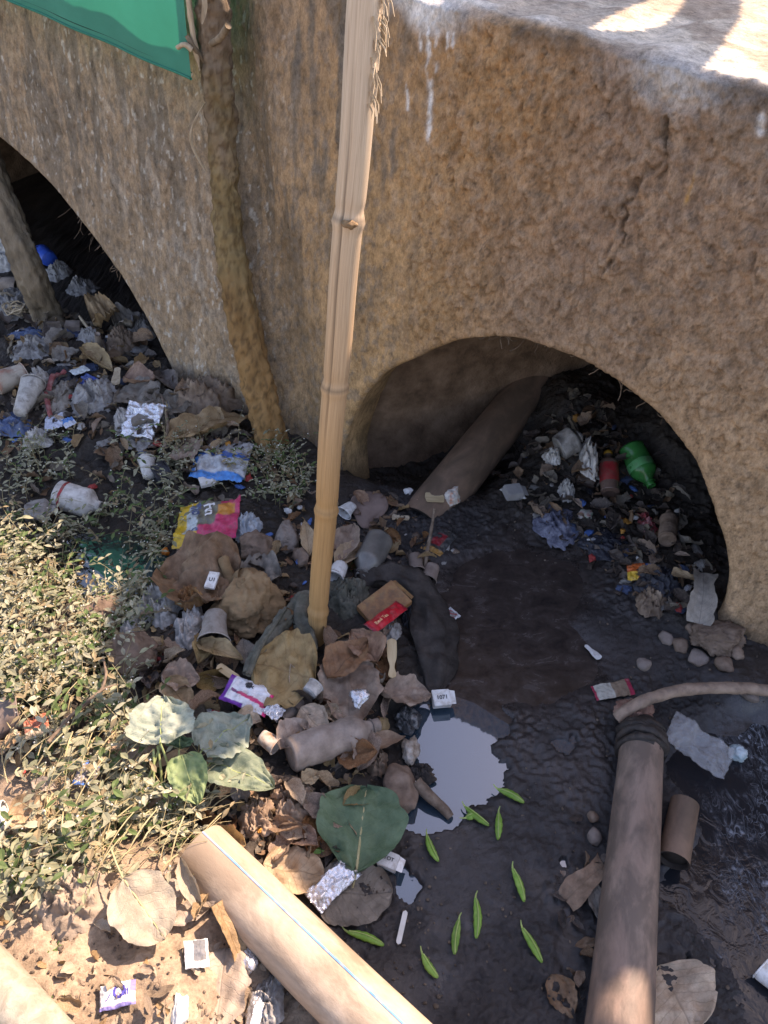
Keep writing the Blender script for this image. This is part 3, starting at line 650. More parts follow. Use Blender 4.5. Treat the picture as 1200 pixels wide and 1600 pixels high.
for i in range(26):      # torn fibres near the top of the cane
    t = .9+.12*rng.rand(); a = 1.0+.5*rng.randn()*.5; c = bam_center(t)-pb; s0 = c+camdir*math.cos(a)*.027+right*math.sin(a)*.027
    e = s0+(right*math.sin(a)+camdir*math.cos(a))*(.006+.012*rng.rand())-ax.normalized()*(.01+.03*rng.rand())
    Vt, Ft = tube([s0, (s0+e)/2+right*.003, e], [.0018, .0012, .0005], 5); mesh('torn_fibre', Vt, Ft, M_PALE, bam)
# ------------------------------------------------------------------ green shade cloth
k = NT('green_net'); vec = k.coords('UV', (1, 1, 1), False)
w1 = k.n('ShaderNodeTexWave', i_Scale=55.0, bands_direction='X'); w2 = k.n('ShaderNodeTexWave', i_Scale=55.0, bands_direction='Y'); k.l(vec, w1.inputs[0]); k.l(vec, w2.inputs[0])
hgt = k.math('MAXIMUM', w1.outputs['Fac'], w2.outputs['Fac']); nz = k.noise(vec, 4, 5)
k.l(k.mix(nz, (.006, .17, .105), (.014, .30, .20)), k.b.inputs['Base Color']); k.b.inputs['Roughness'].default_value = .6; k.l(k.bump(hgt, .35, .001), k.b.inputs['Normal'])
tl = k.n('ShaderNodeBsdfTranslucent'); tl.inputs[0].default_value = (.01, .42, .26, 1); mx = k.n('ShaderNodeMixShader'); mx.inputs[0].default_value = .2
k.l(k.b.outputs[0], mx.inputs[1]); k.l(tl.outputs[0], mx.inputs[2]); k.l(mx.outputs[0], k.out.inputs[0]); M_NET = k.m
c_r = onwall(299, 126, .13); c_l = onwall(-260, -125, .10); c_tr = onwall(282, -60, .14)
updir = (c_tr-c_r).normalized(); Hc = .42
NU, NVc = 70, 26; V = []; UV = []
cl_n = (c_r-c_l).cross(updir).normalized()
for i in range(NU):
    u = i/(NU-1)
    for j in range(NVc):
        v = j/(NVc-1); sag = .006*math.sin(math.pi*u)
        V.append(c_l.lerp(c_r, u)+updir*(v*Hc)-Vector((0, 0, sag*(1-v)))+cl_n*(.006*math.sin(u*14+v*3)*(.3+v)+.004*math.sin(u*37)*(1-v)))
        UV.append((u*3, v*1.2))
net = mesh('shade_cloth', V, grid_faces(NU, NVc), M_NET, uv=UV); tag(net, 'green woven shade cloth hung across the wall at upper left', 'cloth')
hp = [V[i*NVc]+cl_n*.001+updir*.004 for i in range(NU)]
Vh, Fh = tube(hp, .0045, 8, flat=.6); mesh('hem', Vh, Fh, M_NET, net)
hp2 = [V[i*NVc]+updir*.017-cl_n*.0015 for i in range(NU)]
M_SEAM = mat('dark_seam', [(.004, .07, .045)], 90, .8, .3); Vh, Fh = tube(hp2, .0018, 6); mesh('seam', Vh, Fh, M_SEAM, net)
# ------------------------------------------------------------------ pipes
def pipe(name, label, p0, p1, r0, r1, m, n=40, bend=0.0, cat='pipe', open_end=True, segs=60, bore=.88):
    M = frame(p0, p1); L = (p1-p0).length; root = empty(name, M, label, cat)
    prof = [(L*i/(segs-1), r0+(r1-r0)*i/(segs-1)) for i in range(segs)]
    A, Fc = lathe(prof, n); 
    A[:, 1:] *= (1+.012*fbm(A[:, 0]*9, A[:, 1]*30, A[:, 2]*30, 2, 5))[:, None]
    o = mesh('pipe_wall', A, Fc, m, root)
    inn = [(0.0, r0), (0.0, r0*bore), (.12, r0*bore), (.121, .001)]; A, Fc = lathe(inn, n); mesh('pipe_mouth', A, Fc, M_PIPEIN, root)
    inn = [(L, r1), (L, r1*bore), (L-.12, r1*bore), (L-.121, .001)]; A, Fc = lathe(inn, n); mesh('pipe_mouth', A, Fc, M_PIPEIN, root)
    return root, M, L
M_PIPEIN = mat('pipe_inside', [(.04, .03, .025)], 30, .9, .4)
def pipemat(name, cols, dirtc, dirt, dsc=14):
    return mat(name, cols, 9, .6, .45, 90, .002, dirt=dirt, dirtcol=dirtc, dscale=dsc, stretch=(.5, 1, 1), spec=.4)
M_PA = pipemat('buff_plastic', [(.36, .27, .19), (.46, .36, .265), (.54, .44, .34)], (.15, .105, .07), .46, 13)
M_PB = pipemat('brown_plastic', [(.19, .125, .092), (.28, .19, .145), (.36, .26, .20)], (.085, .068, .055), .5, 22)
M_PC = pipemat('dark_plastic', [(.15, .092, .062), (.24, .15, .10)], (.07, .05, .035), .5, 15)
pa0, pa1 = onz(312, 1330, .115), onz(735, 1745, .10)
pA, MA_, LA = pipe('drain_pipe', 'sunlit buff plastic pipe with blue line lying on the near bank', pa0, pa1, .054, .056, M_PA)
M_BLUE = mat('blue_line', [(.08, .20, .48), (.16, .32, .58)], 30, .9, 0, dirt=.35, spec=.05, dirtcol=(.46, .34, .24), dscale=22)
def stripe(root, L, r0, r1, th, w, m, a=0.0, b=1.0, name='blue_stripe'):
    V = []; n = 90
    for i in range(n):
        x = L*(a+(b-a)*i/(n-1)); r = r0+(r1-r0)*x/L
        for s in (-1, 0, 1): q = th+s*w/r/2; V.append((x, r*math.cos(q), r*math.sin(q)))
    A = np.array(V); A[:, 1:] *= (1+.012*fbm(A[:, 0]*9, A[:, 1]*30, A[:, 2]*30, 2, 5)+.016)[:, None]      # follows the dents of the pipe
    return mesh(name, A, [q[::-1] for q in grid_faces(n, 3)], m, root)
def pipe_angle(M, L, x, px, py, r):
    """angle round the pipe whose surface point shows nearest the pixel"""
    best = None
    for q in np.linspace(0, 2*math.pi, 180):
        p = M @ Vector((x, r*math.cos(q), r*math.sin(q))); dq = depth(p)
        n = (M.to_3x3() @ Vector((0, math.cos(q), math.sin(q))))
        if n.dot(CAM-p) < 0: continue
        sx = 600+F*p.x/dq; sy = 800-F*(p-CAM).dot(Vector((0, SP, CP)))/dq
        e = abs((sx-px)*.7-(sy-py)*.7)
        if best is None or e < best[0]: best = (e, q)
    return best[1]
stripe(pA, LA, .054, .056, pipe_angle(MA_, LA, .12, 372, 1352, .056), .0034, M_BLUE, .0, .95)
pb0, pb1 = onz(1002, 1172, .045), onz(960, 1700, .075)
w0 = depth(pb0)*66/F/2; w1 = depth(pb1)*112/F/2
pB, MB_, LB = pipe('drain_pipe', 'mud-stained brown plastic pipe running from the hose toward the viewer', pb0, pb1, w0, w1, M_PB)
M_BLUE2 = mat('faint_blue_line', [(.14, .17, .28), (.2, .25, .4)], 30, .6, 0, dirt=.45, dirtcol=(.17, .12, .09))
stripe(pB, LB, w0, w1, pipe_angle(MB_, LB, LB*.5, 970, 1430, .05), .005, M_BLUE2, .05, .95)
pc0 = onz(655, 822, -.022); pc1 = pc0+WN*2.2+Vector((0, 0, .27))
pipe('drain_pipe', 'dark brown pipe running back into the right culvert arch', pc0, pc1, .072, .072, M_PC)
pd0, pd1 = onz(1070, 1255, .03), onz(1052, 1345, .03)
pipe('pipe_offcut', 'short dark pipe offcut lying beside the brown pipe at the stream', pd0, pd1, .028, .030, M_PC)
# black wrap, cloth tie and hose at the end of the brown pipe
M_BLACK = mat('black_rubber', [(.018, .015, .014), (.045, .036, .03)], 60, .6, .8, 200, .003, dirt=.3, dirtcol=(.09, .065, .05))
wr = empty('rubber_wrap', MB_, 'black rubber sleeve wound round the end of the brown pipe', 'wrap')
for i in range(5):
    pts = [(-.055+i*.014+.008*math.sin(a*1.0+i), (w0*1.06-.003*abs(i-3))*math.cos(a), (w0*1.06-.003*abs(i-3))*math.sin(a)) for a in np.linspace(0, 2*math.pi, 28)]
    V, Fc = tube(pts, .009, 8, .006, i); mesh('wrap_turn', V, Fc, M_BLACK, wr)
A, Fc = lathe([(-.075, .001), (-.072, w0*.7), (-.04, w0*1.0), (.01, w0*1.02), (.012, .001)], 24, .1, 2); mesh('wrap_core', A, Fc, M_BLACK, wr)
hose_pts = [onz(965, 1122, .05), onz(985, 1106, .075), onz(1020, 1090, .08), onz(1075, 1077, .07), onz(1140, 1075, .06), onz(1210, 1082, .05), onz(1400, 1130, .05), onz(1700, 1200, .06)]
M_HOSE = mat('muddy_hose', [(.16, .105, .075), (.26, .18, .13), (.32, .23, .17)], 40, .65, .5, 150, dirt=.3, dirtcol=(.10, .075, .06))
V, Fc = tube(spline(hose_pts, 12), .0135, 16, .002, 3); tag(mesh('garden_hose', V, Fc, M_HOSE), 'muddy brown hose arching out of the pipe toward the right edge', 'hose')
# ------------------------------------------------------------------ builders for things lying about
def toz(px, py, z): return onz(px, py, z)
def ends(a, b, lift=0.0, lift1=None):
    return ground(*a, lift), ground(*b, lift if lift1 is None else lift1)
def widthm(a, b, wpx):
    mx, my = (a[0]+b[0])/2, (a[1]+b[1])/2; dx, dy = b[0]-a[0], b[1]-a[1]; l = math.hypot(dx, dy) or 1
    z = ground(mx, my).z; p = onz(mx-dy/l*wpx/2, my+dx/l*wpx/2, z); q = onz(mx+dy/l*wpx/2, my-dx/l*wpx/2, z)
    return (p-q).length
def _norm(f):
    mx = max(f(i/200) for i in range(1, 200)); return lambda t: max(0.0, f(min(max(t, 1e-4), 1-1e-4)))/mx
SHAPES = {'ovate': _norm(lambda t: t**.6*(1-t)**.85), 'round': _norm(lambda t: t**.5*(1-t)**.5), 'cord': _norm(lambda t: (t+.015)**.32*(1-t)**.72),
 'heart': _norm(lambda t: (t+.02)**.3*(1-t)**.62), 'broad': _norm(lambda t: t**.45*(1-t)**.55), 'obov': _norm(lambda t: t**.72*(1-t)**.5),
 'lance': _norm(lambda t: t**.9*(1-t)**1.0), 'strip': lambda t: .85+.15*math.sin(t*7)}
def leaf_geo(L, W, shape, roll, bend, fold, wob, rag, seed, nu=26, nv=15, twist=0.0):
    rs = random.Random(seed); f = SHAPES[shape]; V, UV = [], []
    for i in range(nu):
        t = i/(nu-1)
        for j in range(nv):
            v = j/(nv-1)*2-1; hw = W/2*f(t)
            UV.append((t, .5+.5*v))
            V.append((t, v, hw))
    A = np.array(V); t, v, hw = A.T
    e = fbm(t*5+seed, v*0+np.sign(v)*3.3, None, 4, seed); hw = hw*(1+rag*e*np.abs(v)**1.5)
    rr = np.maximum(abs(roll), 1e-3)*np.sign(roll if roll else 1)*(1+.35*fbm(t*3+seed, t*0, None, 2, seed+5))
    y = hw*np.sin(rr*v)/rr; z = hw*(1-np.cos(rr*v))/rr + fold*hw*np.abs(v)
    x = t*L + rag*.15*W*e*(t*(1-t))
    if twist: a = twist*(t-.5); y, z = y*np.cos(a)-z*np.sin(a), y*np.sin(a)+z*np.cos(a)
    z = z + wob*W*fbm(t*2.6+seed*1.7, v*1.6+3, None, 3, seed+9) + .25*wob*W*fbm(t*9+seed, v*6, None, 2, seed+11) + .5*wob*W*fbm(t*4.5+seed, v*2.4+t*2, None, 2, seed+13, .5, ridge=True)
    if abs(bend) > 1e-3:
        R = L/bend; a = x/R; x, z = (R-z)*np.sin(a), R-(R-z)*np.cos(a)
    return np.stack([x, y, z], -1), grid_faces(nu, nv), UV
def leaf(name, label, a, b, wpx, m, shape='ovate', roll=.5, bend=0.3, fold=.0, wob=.12, rag=.12, lift=.004, lift1=None, stalk=.0, rx=0.0, seed=1, group=None, twist=0.0, cat='leaf', stalkm=None, flip=False):
    p0, p1 = ends(a, b, lift, lift1); W = widthm(a, b, wpx); Lc = (p1-p0).length
    M = frame(p0, p1, roll=rx) ; L = Lc*(1+abs(bend)**2/24)
    if abs(bend) > .01: M = M @ Matrix.Rotation(bend/2, 4, 'Y')          # chord stays between the two ends
    A, Fc, UV = leaf_geo(L, W, shape, roll, bend, fold+.06, wob*1.35, rag*1.7+.04, seed, twist=twist)
    if flip: A[:, 2] *= -1
    if stalk > 0 or m in STALKED:
        root = empty(name, M, label, cat, group); mesh('blade', A, Fc, m, root, uv=UV)
        mid = [A[i*15+7]+np.array((0, 0, -.0008)) for i in range(0, 26, 3)]
        V, F2 = tube(mid, [.0016*(1-.75*i/len(mid))*(W/.1+.4) for i in range(len(mid))], 6); mesh('midrib', V, F2, stalkm or M_STALK, root)
        if stalk > 0:
            s = [Vector((0, 0, 0)), Vector((-stalk*.5, stalk*.08, -.004)), Vector((-stalk, stalk*.2, -.012))]
            V, F2 = tube(spline(s, 5), .0018, 7); mesh('stalk', V, F2, stalkm or M_STALK, root)
        return root
    o = mesh(name, A, Fc, m, uv=UV); o.matrix_world = M; return tag(o, label, cat, group)
STALKED = set()
M_STALK = mat('leaf_stalk', [(.30, .26, .12), (.45, .38, .2)], 80, .6, .3)
ML = {
 'tan': leafmat('dead_tan', [(.25, .16, .085), (.45, .30, .165), (.58, .43, .27)], (.18, .11, .05), dirt=.15),
 'ochre': leafmat('dead_ochre', [(.24, .145, .055), (.42, .28, .12), (.50, .36, .18)], (.20, .11, .045), dirt=.08, laterals=6),
 'brown': leafmat('dead_brown', [(.15, .09, .052), (.32, .20, .125), (.47, .33, .22)], (.22, .15, .10), dirt=.3),
 'rust': leafmat('dead_rust', [(.16, .07, .03), (.32, .155, .07), (.42, .235, .12)], (.10, .05, .03), dirt=.25),
 'dark': leafmat('dead_wet', [(.045, .032, .025), (.10, .072, .056), (.17, .125, .098)], (.05, .036, .028), dirt=.25, rough=.4, transl=.05),
 'grey': leafmat('dusty_grey', [(.14, .115, .088), (.24, .20, .155), (.33, .28, .22)], (.12, .10, .08), dirt=.25, transl=.08),
 'pale': leafmat('dried_pale', [(.30, .24, .16), (.44, .36, .25), (.52, .45, .34)], (.56, .48, .36), dirt=.12, transl=.25),
 'dust': leafmat('dusty_buff', [(.25, .18, .12), (.36, .27, .19), (.42, .33, .24)], (.30, .22, .15), dirt=.3, dirtcol=(.4, .3, .22)),
 'green': leafmat('fresh_green', [(.05, .11, .045), (.08, .155, .065), (.115, .20, .095)], (.14, .20, .09), dirt=.08, dirtcol=(.14, .14, .09), rough=.5, laterals=7),
 'lime': leafmat('young_green', [(.18, .28, .10), (.26, .36, .14), (.33, .42, .2)], (.34, .40, .20), dirt=.04, transl=.3, rough=.5),
 'dustgreen': leafmat('dusty_green', [(.17, .22, .145), (.25, .30, .21), (.34, .38, .28)], (.42, .44, .32), dirt=.1, dirtcol=(.32, .30, .22), laterals=9, veinamt=.8),
}
def facet(A, amp, freq, seed, crease=True):
    rs_ = np.random.RandomState(seed+500); n = rs_.randn(26, 3); n /= np.linalg.norm(n, axis=1)[:, None]
    dd = rs_.uniform(1.0-amp*.7, 1.08, 26); q = A @ n.T; r = np.where(q > .05, dd/np.maximum(q, .05), 9).min(1); r = np.minimum(r, 1.25)
    r = r*(1+amp*.55*fbm(A[:, 0]*1.1+seed, A[:, 1]*1.1, A[:, 2]*1.1, 2, seed))
    if crease:
        w = fbm(A[:, 0]*freq*.5+seed, A[:, 1]*freq*.5, A[:, 2]*freq*.5, 2, seed+1); B = A+w[:, None]*.5
        r = r*(1+amp*.5*(.25-np.abs(fbm(B[:, 0]*freq, B[:, 1]*freq, B[:, 2]*freq, 3, seed+3, .5))*1.4)+amp*.32*(.2-np.abs(fbm(B[:, 0]*freq*2.7, B[:, 1]*freq*2.7, B[:, 2]*freq*2.7, 2, seed+6))*1.6))
    return r
def crumple(name, label, c, wpx, hpx, hh, m, amp=.35, freq=2.2, seed=1, sub=5, cat='litter', group=None, lift=0.0, rot=0.0, ridge=True, parent=None, parts=()):
    p = ground(c[0], c[1], lift); sc = depth(p)/F; rx = wpx*sc/2; ry = hpx*sc/2/max(.55, SP); A, Fc = ico(sub); A = A.copy()
    A = A*facet(A, amp, freq, seed, ridge)[:, None]; A[:, 2] = np.maximum(A[:, 2], -.55)
    A = A*np.array((rx, ry, hh)); A[:, 2] += hh*.45
    M = Matrix.Translation(p) @ Matrix.Rotation(rot, 4, 'Z')
    o = mesh(name, A, Fc, m); o.matrix_world = M; return tag(o, label, cat, group)
class Surf:      # crumpled sheet with a front print: maps (u, v) in 0..1 to local space
    def __init__(s, L, W, amp, seed, puff=.0, freq=3.0, bend=0.0, fold=0.0):
        s.L, s.W, s.amp, s.seed, s.puff, s.freq, s.bend, s.fold = L, W, amp, seed, puff, freq, bend, fold
    def __call__(s, u, v, side=1):
        u = np.asarray(u, float); v = np.asarray(v, float)
        z = s.amp*fbm(u*s.freq+s.seed, v*s.freq*s.W/s.L, None, 4, s.seed, .55, ridge=True)
        z = z+side*s.puff*(1-(2*u-1)**4)*(1-(2*v-1)**4) + s.fold*s.W*np.abs(v-.5)
        x = (u)*s.L; y = (v-.5)*s.W
        x = x+.25*s.amp*fbm(u*2+9, v*2, None, 2, s.seed+1); y = y+.25*s.amp*fbm(u*2+19, v*2, None, 2, s.seed+2)
        if s.bend: R = s.L/s.bend; a = x/R; x, z = (R-z)*np.sin(a), R-(R-z)*np.cos(a)
        return np.stack([x, y, z], -1)
def printed(name, label, a, b, wpx, color, rough=.4, amp=.006, puff=.004, seed=1, nu=46, nv=36, cat='wrapper', m=None, lift=.008, lift1=None, rx=0.0, bend=0.0, fold=0.0, text=(), freq=3.0, group=None, back=(.45, .45, .45), wm=None, root_only=False):
    p0, p1 = ends(a, b, lift, lift1); L = (p1-p0).length*(1+bend*bend/24); W = wm or widthm(a, b, wpx); S_ = Surf(L, W, amp, seed, puff, freq, bend, fold)
    u, v = np.meshgrid(np.linspace(0, 1, nu), np.linspace(0, 1, nv), indexing='ij'); u = u.ravel(); v = v.ravel()
    T = S_(u, v, 1); B = S_(u, v, -1)-np.array((0, 0, .0006)); n = nu*nv
    Ft = grid_faces(nu, nv); Fb = [tuple(i+n for i in f[::-1]) for f in Ft]; rim = []
    ring = [i*nv for i in range(nu)]+[(nu-1)*nv+j for j in range(1, nv)]+[i*nv+nv-1 for i in range(nu-2, -1, -1)]+[j for j in range(nv-2, 0, -1)]
    for i, q in enumerate(ring): r = ring[(i+1) % len(ring)]; rim.append((q, r, r+n, q+n)[::-1])
    cc = np.array([color(x, y) for x, y in zip(u, v)]); cb = np.tile(np.array(back), (n, 1))
    M = frame(p0, p1, roll=rx)
    if bend: M = M @ Matrix.Rotation(bend/2, 4, 'Y')
    root = empty(name, M, label, cat, group)
    mesh('wrapper_film' if cat == 'wrapper' else 'sheet', np.concatenate([T, B]), Ft+Fb+rim, m or M_PRINT, root, col=np.concatenate([cc, cb]))
    for (body, u0, v0, h, ang, tm) in text: wrap_text(root, body, S_, u0, v0, h, ang, tm)
    return root
def text_geo(body, shear=0.0, bold=.02):
    cu = bpy.data.curves.new('t', 'FONT'); cu.body = body; cu.size = 1.0; cu.offset = bold; cu.shear = shear; cu.resolution_u = 3
    o = bpy.data.objects.new('t', cu); COL.objects.link(o); dg = bpy.context.evaluated_depsgraph_get(); me = bpy.data.meshes.new_from_object(o.evaluated_get(dg))
    bm = bmesh.new(); bm.from_mesh(me); bmesh.ops.triangulate(bm, faces=bm.faces[:])
    for _ in range(2): bmesh.ops.subdivide_edges(bm, edges=[e_ for e_ in bm.edges if e_.calc_length() > .12], cuts=1, use_grid_fill=False)
    bmesh.ops.triangulate(bm, faces=bm.faces[:]); bm.verts.index_update()
    V = np.array([v.co[:] for v in bm.verts]).reshape(-1, 3); Fc = [tuple(v.index for v in p.verts) for p in bm.faces]; bm.free()
    bpy.data.objects.remove(o); bpy.data.curves.remove(cu); bpy.data.meshes.remove(me); return V, Fc
def wrap_text(root, body, S_, u0, v0, h, ang, tm, name='lettering'):
    V, Fc = text_geo(body)
    if not len(V): return
    x = V[:, 0]*h; y = V[:, 1]*h; ca, sa = math.cos(ang), math.sin(ang)
    u = u0+(x*ca-y*sa)/S_.L; v = v0+(x*sa+y*ca)/S_.W
    P = S_(np.clip(u, 0, 1), np.clip(v, 0, 1), 1)+np.array((0, 0, .0016)); mesh(name, P, Fc, tm, root, smooth=False)
def flat_text(root, body, M4, h, tm, name='lettering'):
    V, Fc = text_geo(body); P = [M4 @ Vector((x*h, y*h, 0)) for x, y, z in V]; return mesh(name, P, Fc, tm, root, smooth=False)
M_PRINT = mat('printed_film', [(1, 1, 1)], 60, .38, .5, 120, .002, attr=True, spec=.5, dirt=.24, dirtcol=(.16, .12, .09), dscale=50)
M_PAPER = mat('printed_paper', [(1, 1, 1)], 60, .8, .3, 200, .001, attr=True, spec=.2, dirt=.1, dirtcol=(.3, .24, .18))
M_INK = mat('dark_ink', [(.03, .03, .035)], 80, .7, 0); M_INKB = mat('violet_ink', [(.07, .06, .30)], 80, .7, 0); M_INKW = mat('white_ink', [(.75, .73, .70)], 80, .6, 0)
M_INKN = mat('navy_ink', [(.10, .14, .26)], 80, .6, 0); M_GOLD = mat('gold_ink', [(.75, .42, .22)], 80, .5, 0)
M_WHITE = mat('white_card', [(.62, .60, .56), (.78, .77, .74)], 40, .75, .3, 150, dirt=.32, dirtcol=(.36, .29, .22), dscale=70)
M_FOIL = mat('silver_foil', [(.62, .62, .64), (.8, .8, .82)], 60, .28, .7, 90, .004, metal=.75, dirt=.12, dirtcol=(.25, .2, .16))
M_CLEAR = mat('clear_film', [(.55, .55, .55), (.7, .7, .7)], 40, .22, .6, 60, .004, alpha=.24, spec=.6, dirt=.25, dirtcol=(.3, .25, .2))
M_BAGW = mat('dirty_white_bag', [(.36, .33, .29), (.55, .52, .48), (.68, .66, .62)], 30, .5, .6, 70, .004, dirt=.3, dirtcol=(.17, .14, .11), transl=.15)
M_BAGG = mat('grey_bag', [(.19, .175, .16), (.32, .30, .28), (.45, .43, .40)], 25, .5, .6, 70, .004, dirt=.35, dirtcol=(.10, .085, .07), transl=.1)
M_BAGB = mat('brown_bag', [(.14, .09, .06), (.27, .185, .125), (.38, .28, .20)], 20, .6, .6, 60, .004, dirt=.25, dirtcol=(.12, .085, .06), transl=.12)
M_BLKBAG = mat('black_bag', [(.010, .011, .016), (.022, .023, .03), (.05, .05, .06)], 30, .35, .7, 60, .005)
M_BLUEBAG = mat('blue_bag', [(.02, .04, .10), (.05, .09, .19), (.11, .16, .26)], 24, .5, .6, 60, .005, dirt=.35, dirtcol=(.09, .08, .07))
M_MUDDY = mat('mud_coated', [(.11, .072, .05), (.20, .138, .10), (.28, .20, .15)], 26, .8, .7, 110, .004, spec=.25)
M_MUDDY2 = mat('mud_coated_grey', [(.16, .125, .10), (.25, .20, .165), (.34, .28, .235)], 26, .75, .6, 110, .003, spec=.3)
M_COIR = mat('coir_brown', [(.11, .065, .03), (.24, .15, .075), (.34, .23, .125)], 16, .85, .8, 120, .004, stretch=(.5, 1, 1))
M_RAG = mat('grey_rag', [(.07, .07, .05), (.13, .125, .095), (.19, .18, .14)], 30, .95, .8, 160, .003, dirt=.25, dirtcol=(.06, .05, .04))
M_DARKRAG = mat('dark_rag', [(.024, .019, .016), (.048, .038, .032), (.08, .064, .054)], 22, .8, .8, 120, .004)
M_STONE = mat('stone', [(.12, .095, .08), (.2, .16, .135), (.27, .22, .19)], 18, .9, .6, 90, .004, spec=.25)
M_WOOD = mat('stick_wood', [(.36, .25, .13), (.50, .37, .21), (.58, .45, .28)], 40, .7, .3, 150, .001, stretch=(.3, 2, 2))
M_TWIG = mat('twig', [(.09, .06, .04), (.17, .12, .085), (.24, .18, .13)], 60, .85, .5, 200)
M_GLASSB = mat('grey_bottle', [(.10, .095, .085), (.16, .15, .135), (.22, .205, .185)], 20, .35, .3, 60, spec=.6, dirt=.25, dirtcol=(.14, .11, .09))
M_GREENB = mat('green_plastic', [(.015, .16, .035), (.03, .27, .07)], 12, .25, .2, 40, spec=.6, dirt=.2, dirtcol=(.05, .10, .04), transl=.2)
M_RED = mat('red_print', [(.30, .02, .022), (.45, .04, .045)], 40, .45, .3, dirt=.35, dirtcol=(.16, .11, .09)); M_YEL = mat('yellow_cap', [(.5, .26, .03)], 40, .5, .3)
M_CUP = mat('plastic_cup', [(.33, .29, .25), (.45, .41, .37)], 30, .4, .3, 80, dirt=.35, dirtcol=(.19, .145, .115), transl=.2)
M_CUPB = mat('brown_cup', [(.17, .12, .095), (.26, .20, .165)], 30, .5, .3, 80, dirt=.3, dirtcol=(.13, .10, .08))
def cup(name, label, a, b, r0px, r1px, m, seed=1, cat='cup', lift=None, group=None, squash=.9, ribs=0, rx=0.0):
    z = ground((a[0]+b[0])/2, (a[1]+b[1])/2).z; sc = depth(onz(*a, z))/F; r0, r1 = r0px*sc, r1px*sc
    l = (r0+r1)/2*.8 if lift is None else lift; p0, p1 = ends(a, b, l); L = (p1-p0).length; M = frame(p0, p1, roll=rx); root = empty(name, M, label, cat, group)
    prof = [(0, .0005), (0, r0*.96), (.002, r0)]
    for i in range(1, 18): t = i/18; prof.append((L*t, (r0+(r1-r0)*t)*(1+(.025*math.sin(t*ribs*6.283) if ribs else 0))))
    prof += [(L, r1)]; inner = [(L, r1*.96), (L*.5, (r0+r1)*.47), (.004, r0*.93), (.004, .0005)]
    A, Fc = lathe(prof+inner, 26, .14, seed, squash); mesh('cup_wall', A, Fc, m, root)
    rimp = [(L+.001*math.cos(q), r1*1.01*math.cos(q), r1*1.01*math.sin(q)*squash) for q in np.linspace(0, 2*math.pi, 30)]
    V, F2 = tube(rimp, .0016, 6); mesh('rim', V, F2, m, root); return root
def bottle(name, label, a, b, wpx, m, seed=1, cap=None, labelm=None, dent=.35, group=None, neck=.22, waist=0.0, lift=None, squash=1.0, labelspan=(.35, .65), ring=True, extra=None):
    z = ground((a[0]+b[0])/2, (a[1]+b[1])/2).z; r = widthm(a, b, wpx)/2*.95; p0, p1 = ends(a, b, r*.75 if lift is None else lift); L = (p1-p0).length
    M = frame(p0, p1); root = empty(name, M, label, 'bottle', group); prof = [(0.004, .001), (.002, r*.55), (0, r*.8), (.006, r*.97)]
    n = 30
    for i in range(n+1):
        t = .03+.97*i/n
        if t < 1-neck*1.9: q = 1.0-waist*math.exp(-((t-.5)/.1)**2)-.02*(1+math.sin(t*60))*(waist > 0)
        elif t < 1-neck*.55: s = (t-(1-neck*1.9))/(neck*1.35); q = 1-.62*(s*s*(3-2*s))
        else: q = .38
        prof.append((L*t, r*q))
    prof += [(L, r*.30), (L-.02, r*.28), (L-.021, .001)]
    dent *= .4; A, Fc = lathe(prof, 28, dent, seed, squash); mesh('bottle_body', A, Fc, m, root)
    if ring:
        rp = [(L*(1-neck*.5), r*.43*math.cos(q), r*.43*math.sin(q)*squash) for q in np.linspace(0, 2*math.pi, 24)]; V, F2 = tube(rp, .0018, 6); mesh('neck_ring', V, F2, m, root)
    if cap:
        A, Fc = lathe([(L*.955, r*.42), (L*.96, r*.45), (L*1.03, r*.45), (L*1.035, .001)], 20); mesh('bottle_cap', A, Fc, cap, root)
    if labelm:
        A, Fc = lathe([(L*labelspan[0], r*1.015), (L*(labelspan[0]+.02), r*1.02), (L*(labelspan[1]-.02), r*1.02), (L*labelspan[1], r*1.015)], 28, dent, seed, squash); mesh('bottle_label', A, Fc, labelm, root)
    return root
def carton(name, label, c, size, yaw, m, seed=1, tilt=(0, 0), text=None, cat='box', flap=True, lift=0.0, group=None, tm=None, th=.008):
    p = ground(c[0], c[1], lift); M = Matrix.Translation(p) @ Matrix.Rotation(yaw, 4, 'Z') @ Matrix.Rotation(tilt[0], 4, 'X') @ Matrix.Rotation(tilt[1], 4, 'Y')
    root = empty(name, M, label, cat, group); bm = bmesh.new(); bmesh.ops.create_cube(bm, size=1)
    for v in bm.verts: v.co = Vector((v.co.x*size[0], v.co.y*size[1], (v.co.z+.5)*size[2])) + Vector((random.Random(seed+v.index).uniform(-1, 1)*.06*size[0], random.Random(seed*3+v.index).uniform(-1, 1)*.06*size[1], 0))
    bmesh.ops.bevel(bm, geom=bm.edges[:], offset=min(size)*.07, segments=2, affect='EDGES'); me = bpy.data.meshes.new('carton_body'); bm.to_mesh(me); bm.free(); me.materials.append(m)
    link(bpy.data.objects.new('carton_body', me), root)
    if flap:
        h = size[2]*.8; x = size[0]/2; V = [(x, -size[1]*.46, h), (x, size[1]*.46, h), (x+size[2]*.6, size[1]*.42, h*.75), (x+size[2]*.6, -size[1]*.42, h*.75)]; V += [(a_, b_, c_-.0008) for a_, b_, c_ in V]
        mesh('flap', V, [(0, 1, 2, 3), (7, 6, 5, 4), (0, 4, 5, 1), (1, 5, 6, 2), (2, 6, 7, 3), (3, 7, 4, 0)], m, root, smooth=False)
    if text:
        V, Fc = text_geo(text); w = V[:, 0].max()*th; mesh('lettering', [(x*th-w/2, y*th-th*.35, size[2]+.0012) for x, y, z in V], Fc, tm or M_INK, root, smooth=False)
    return root
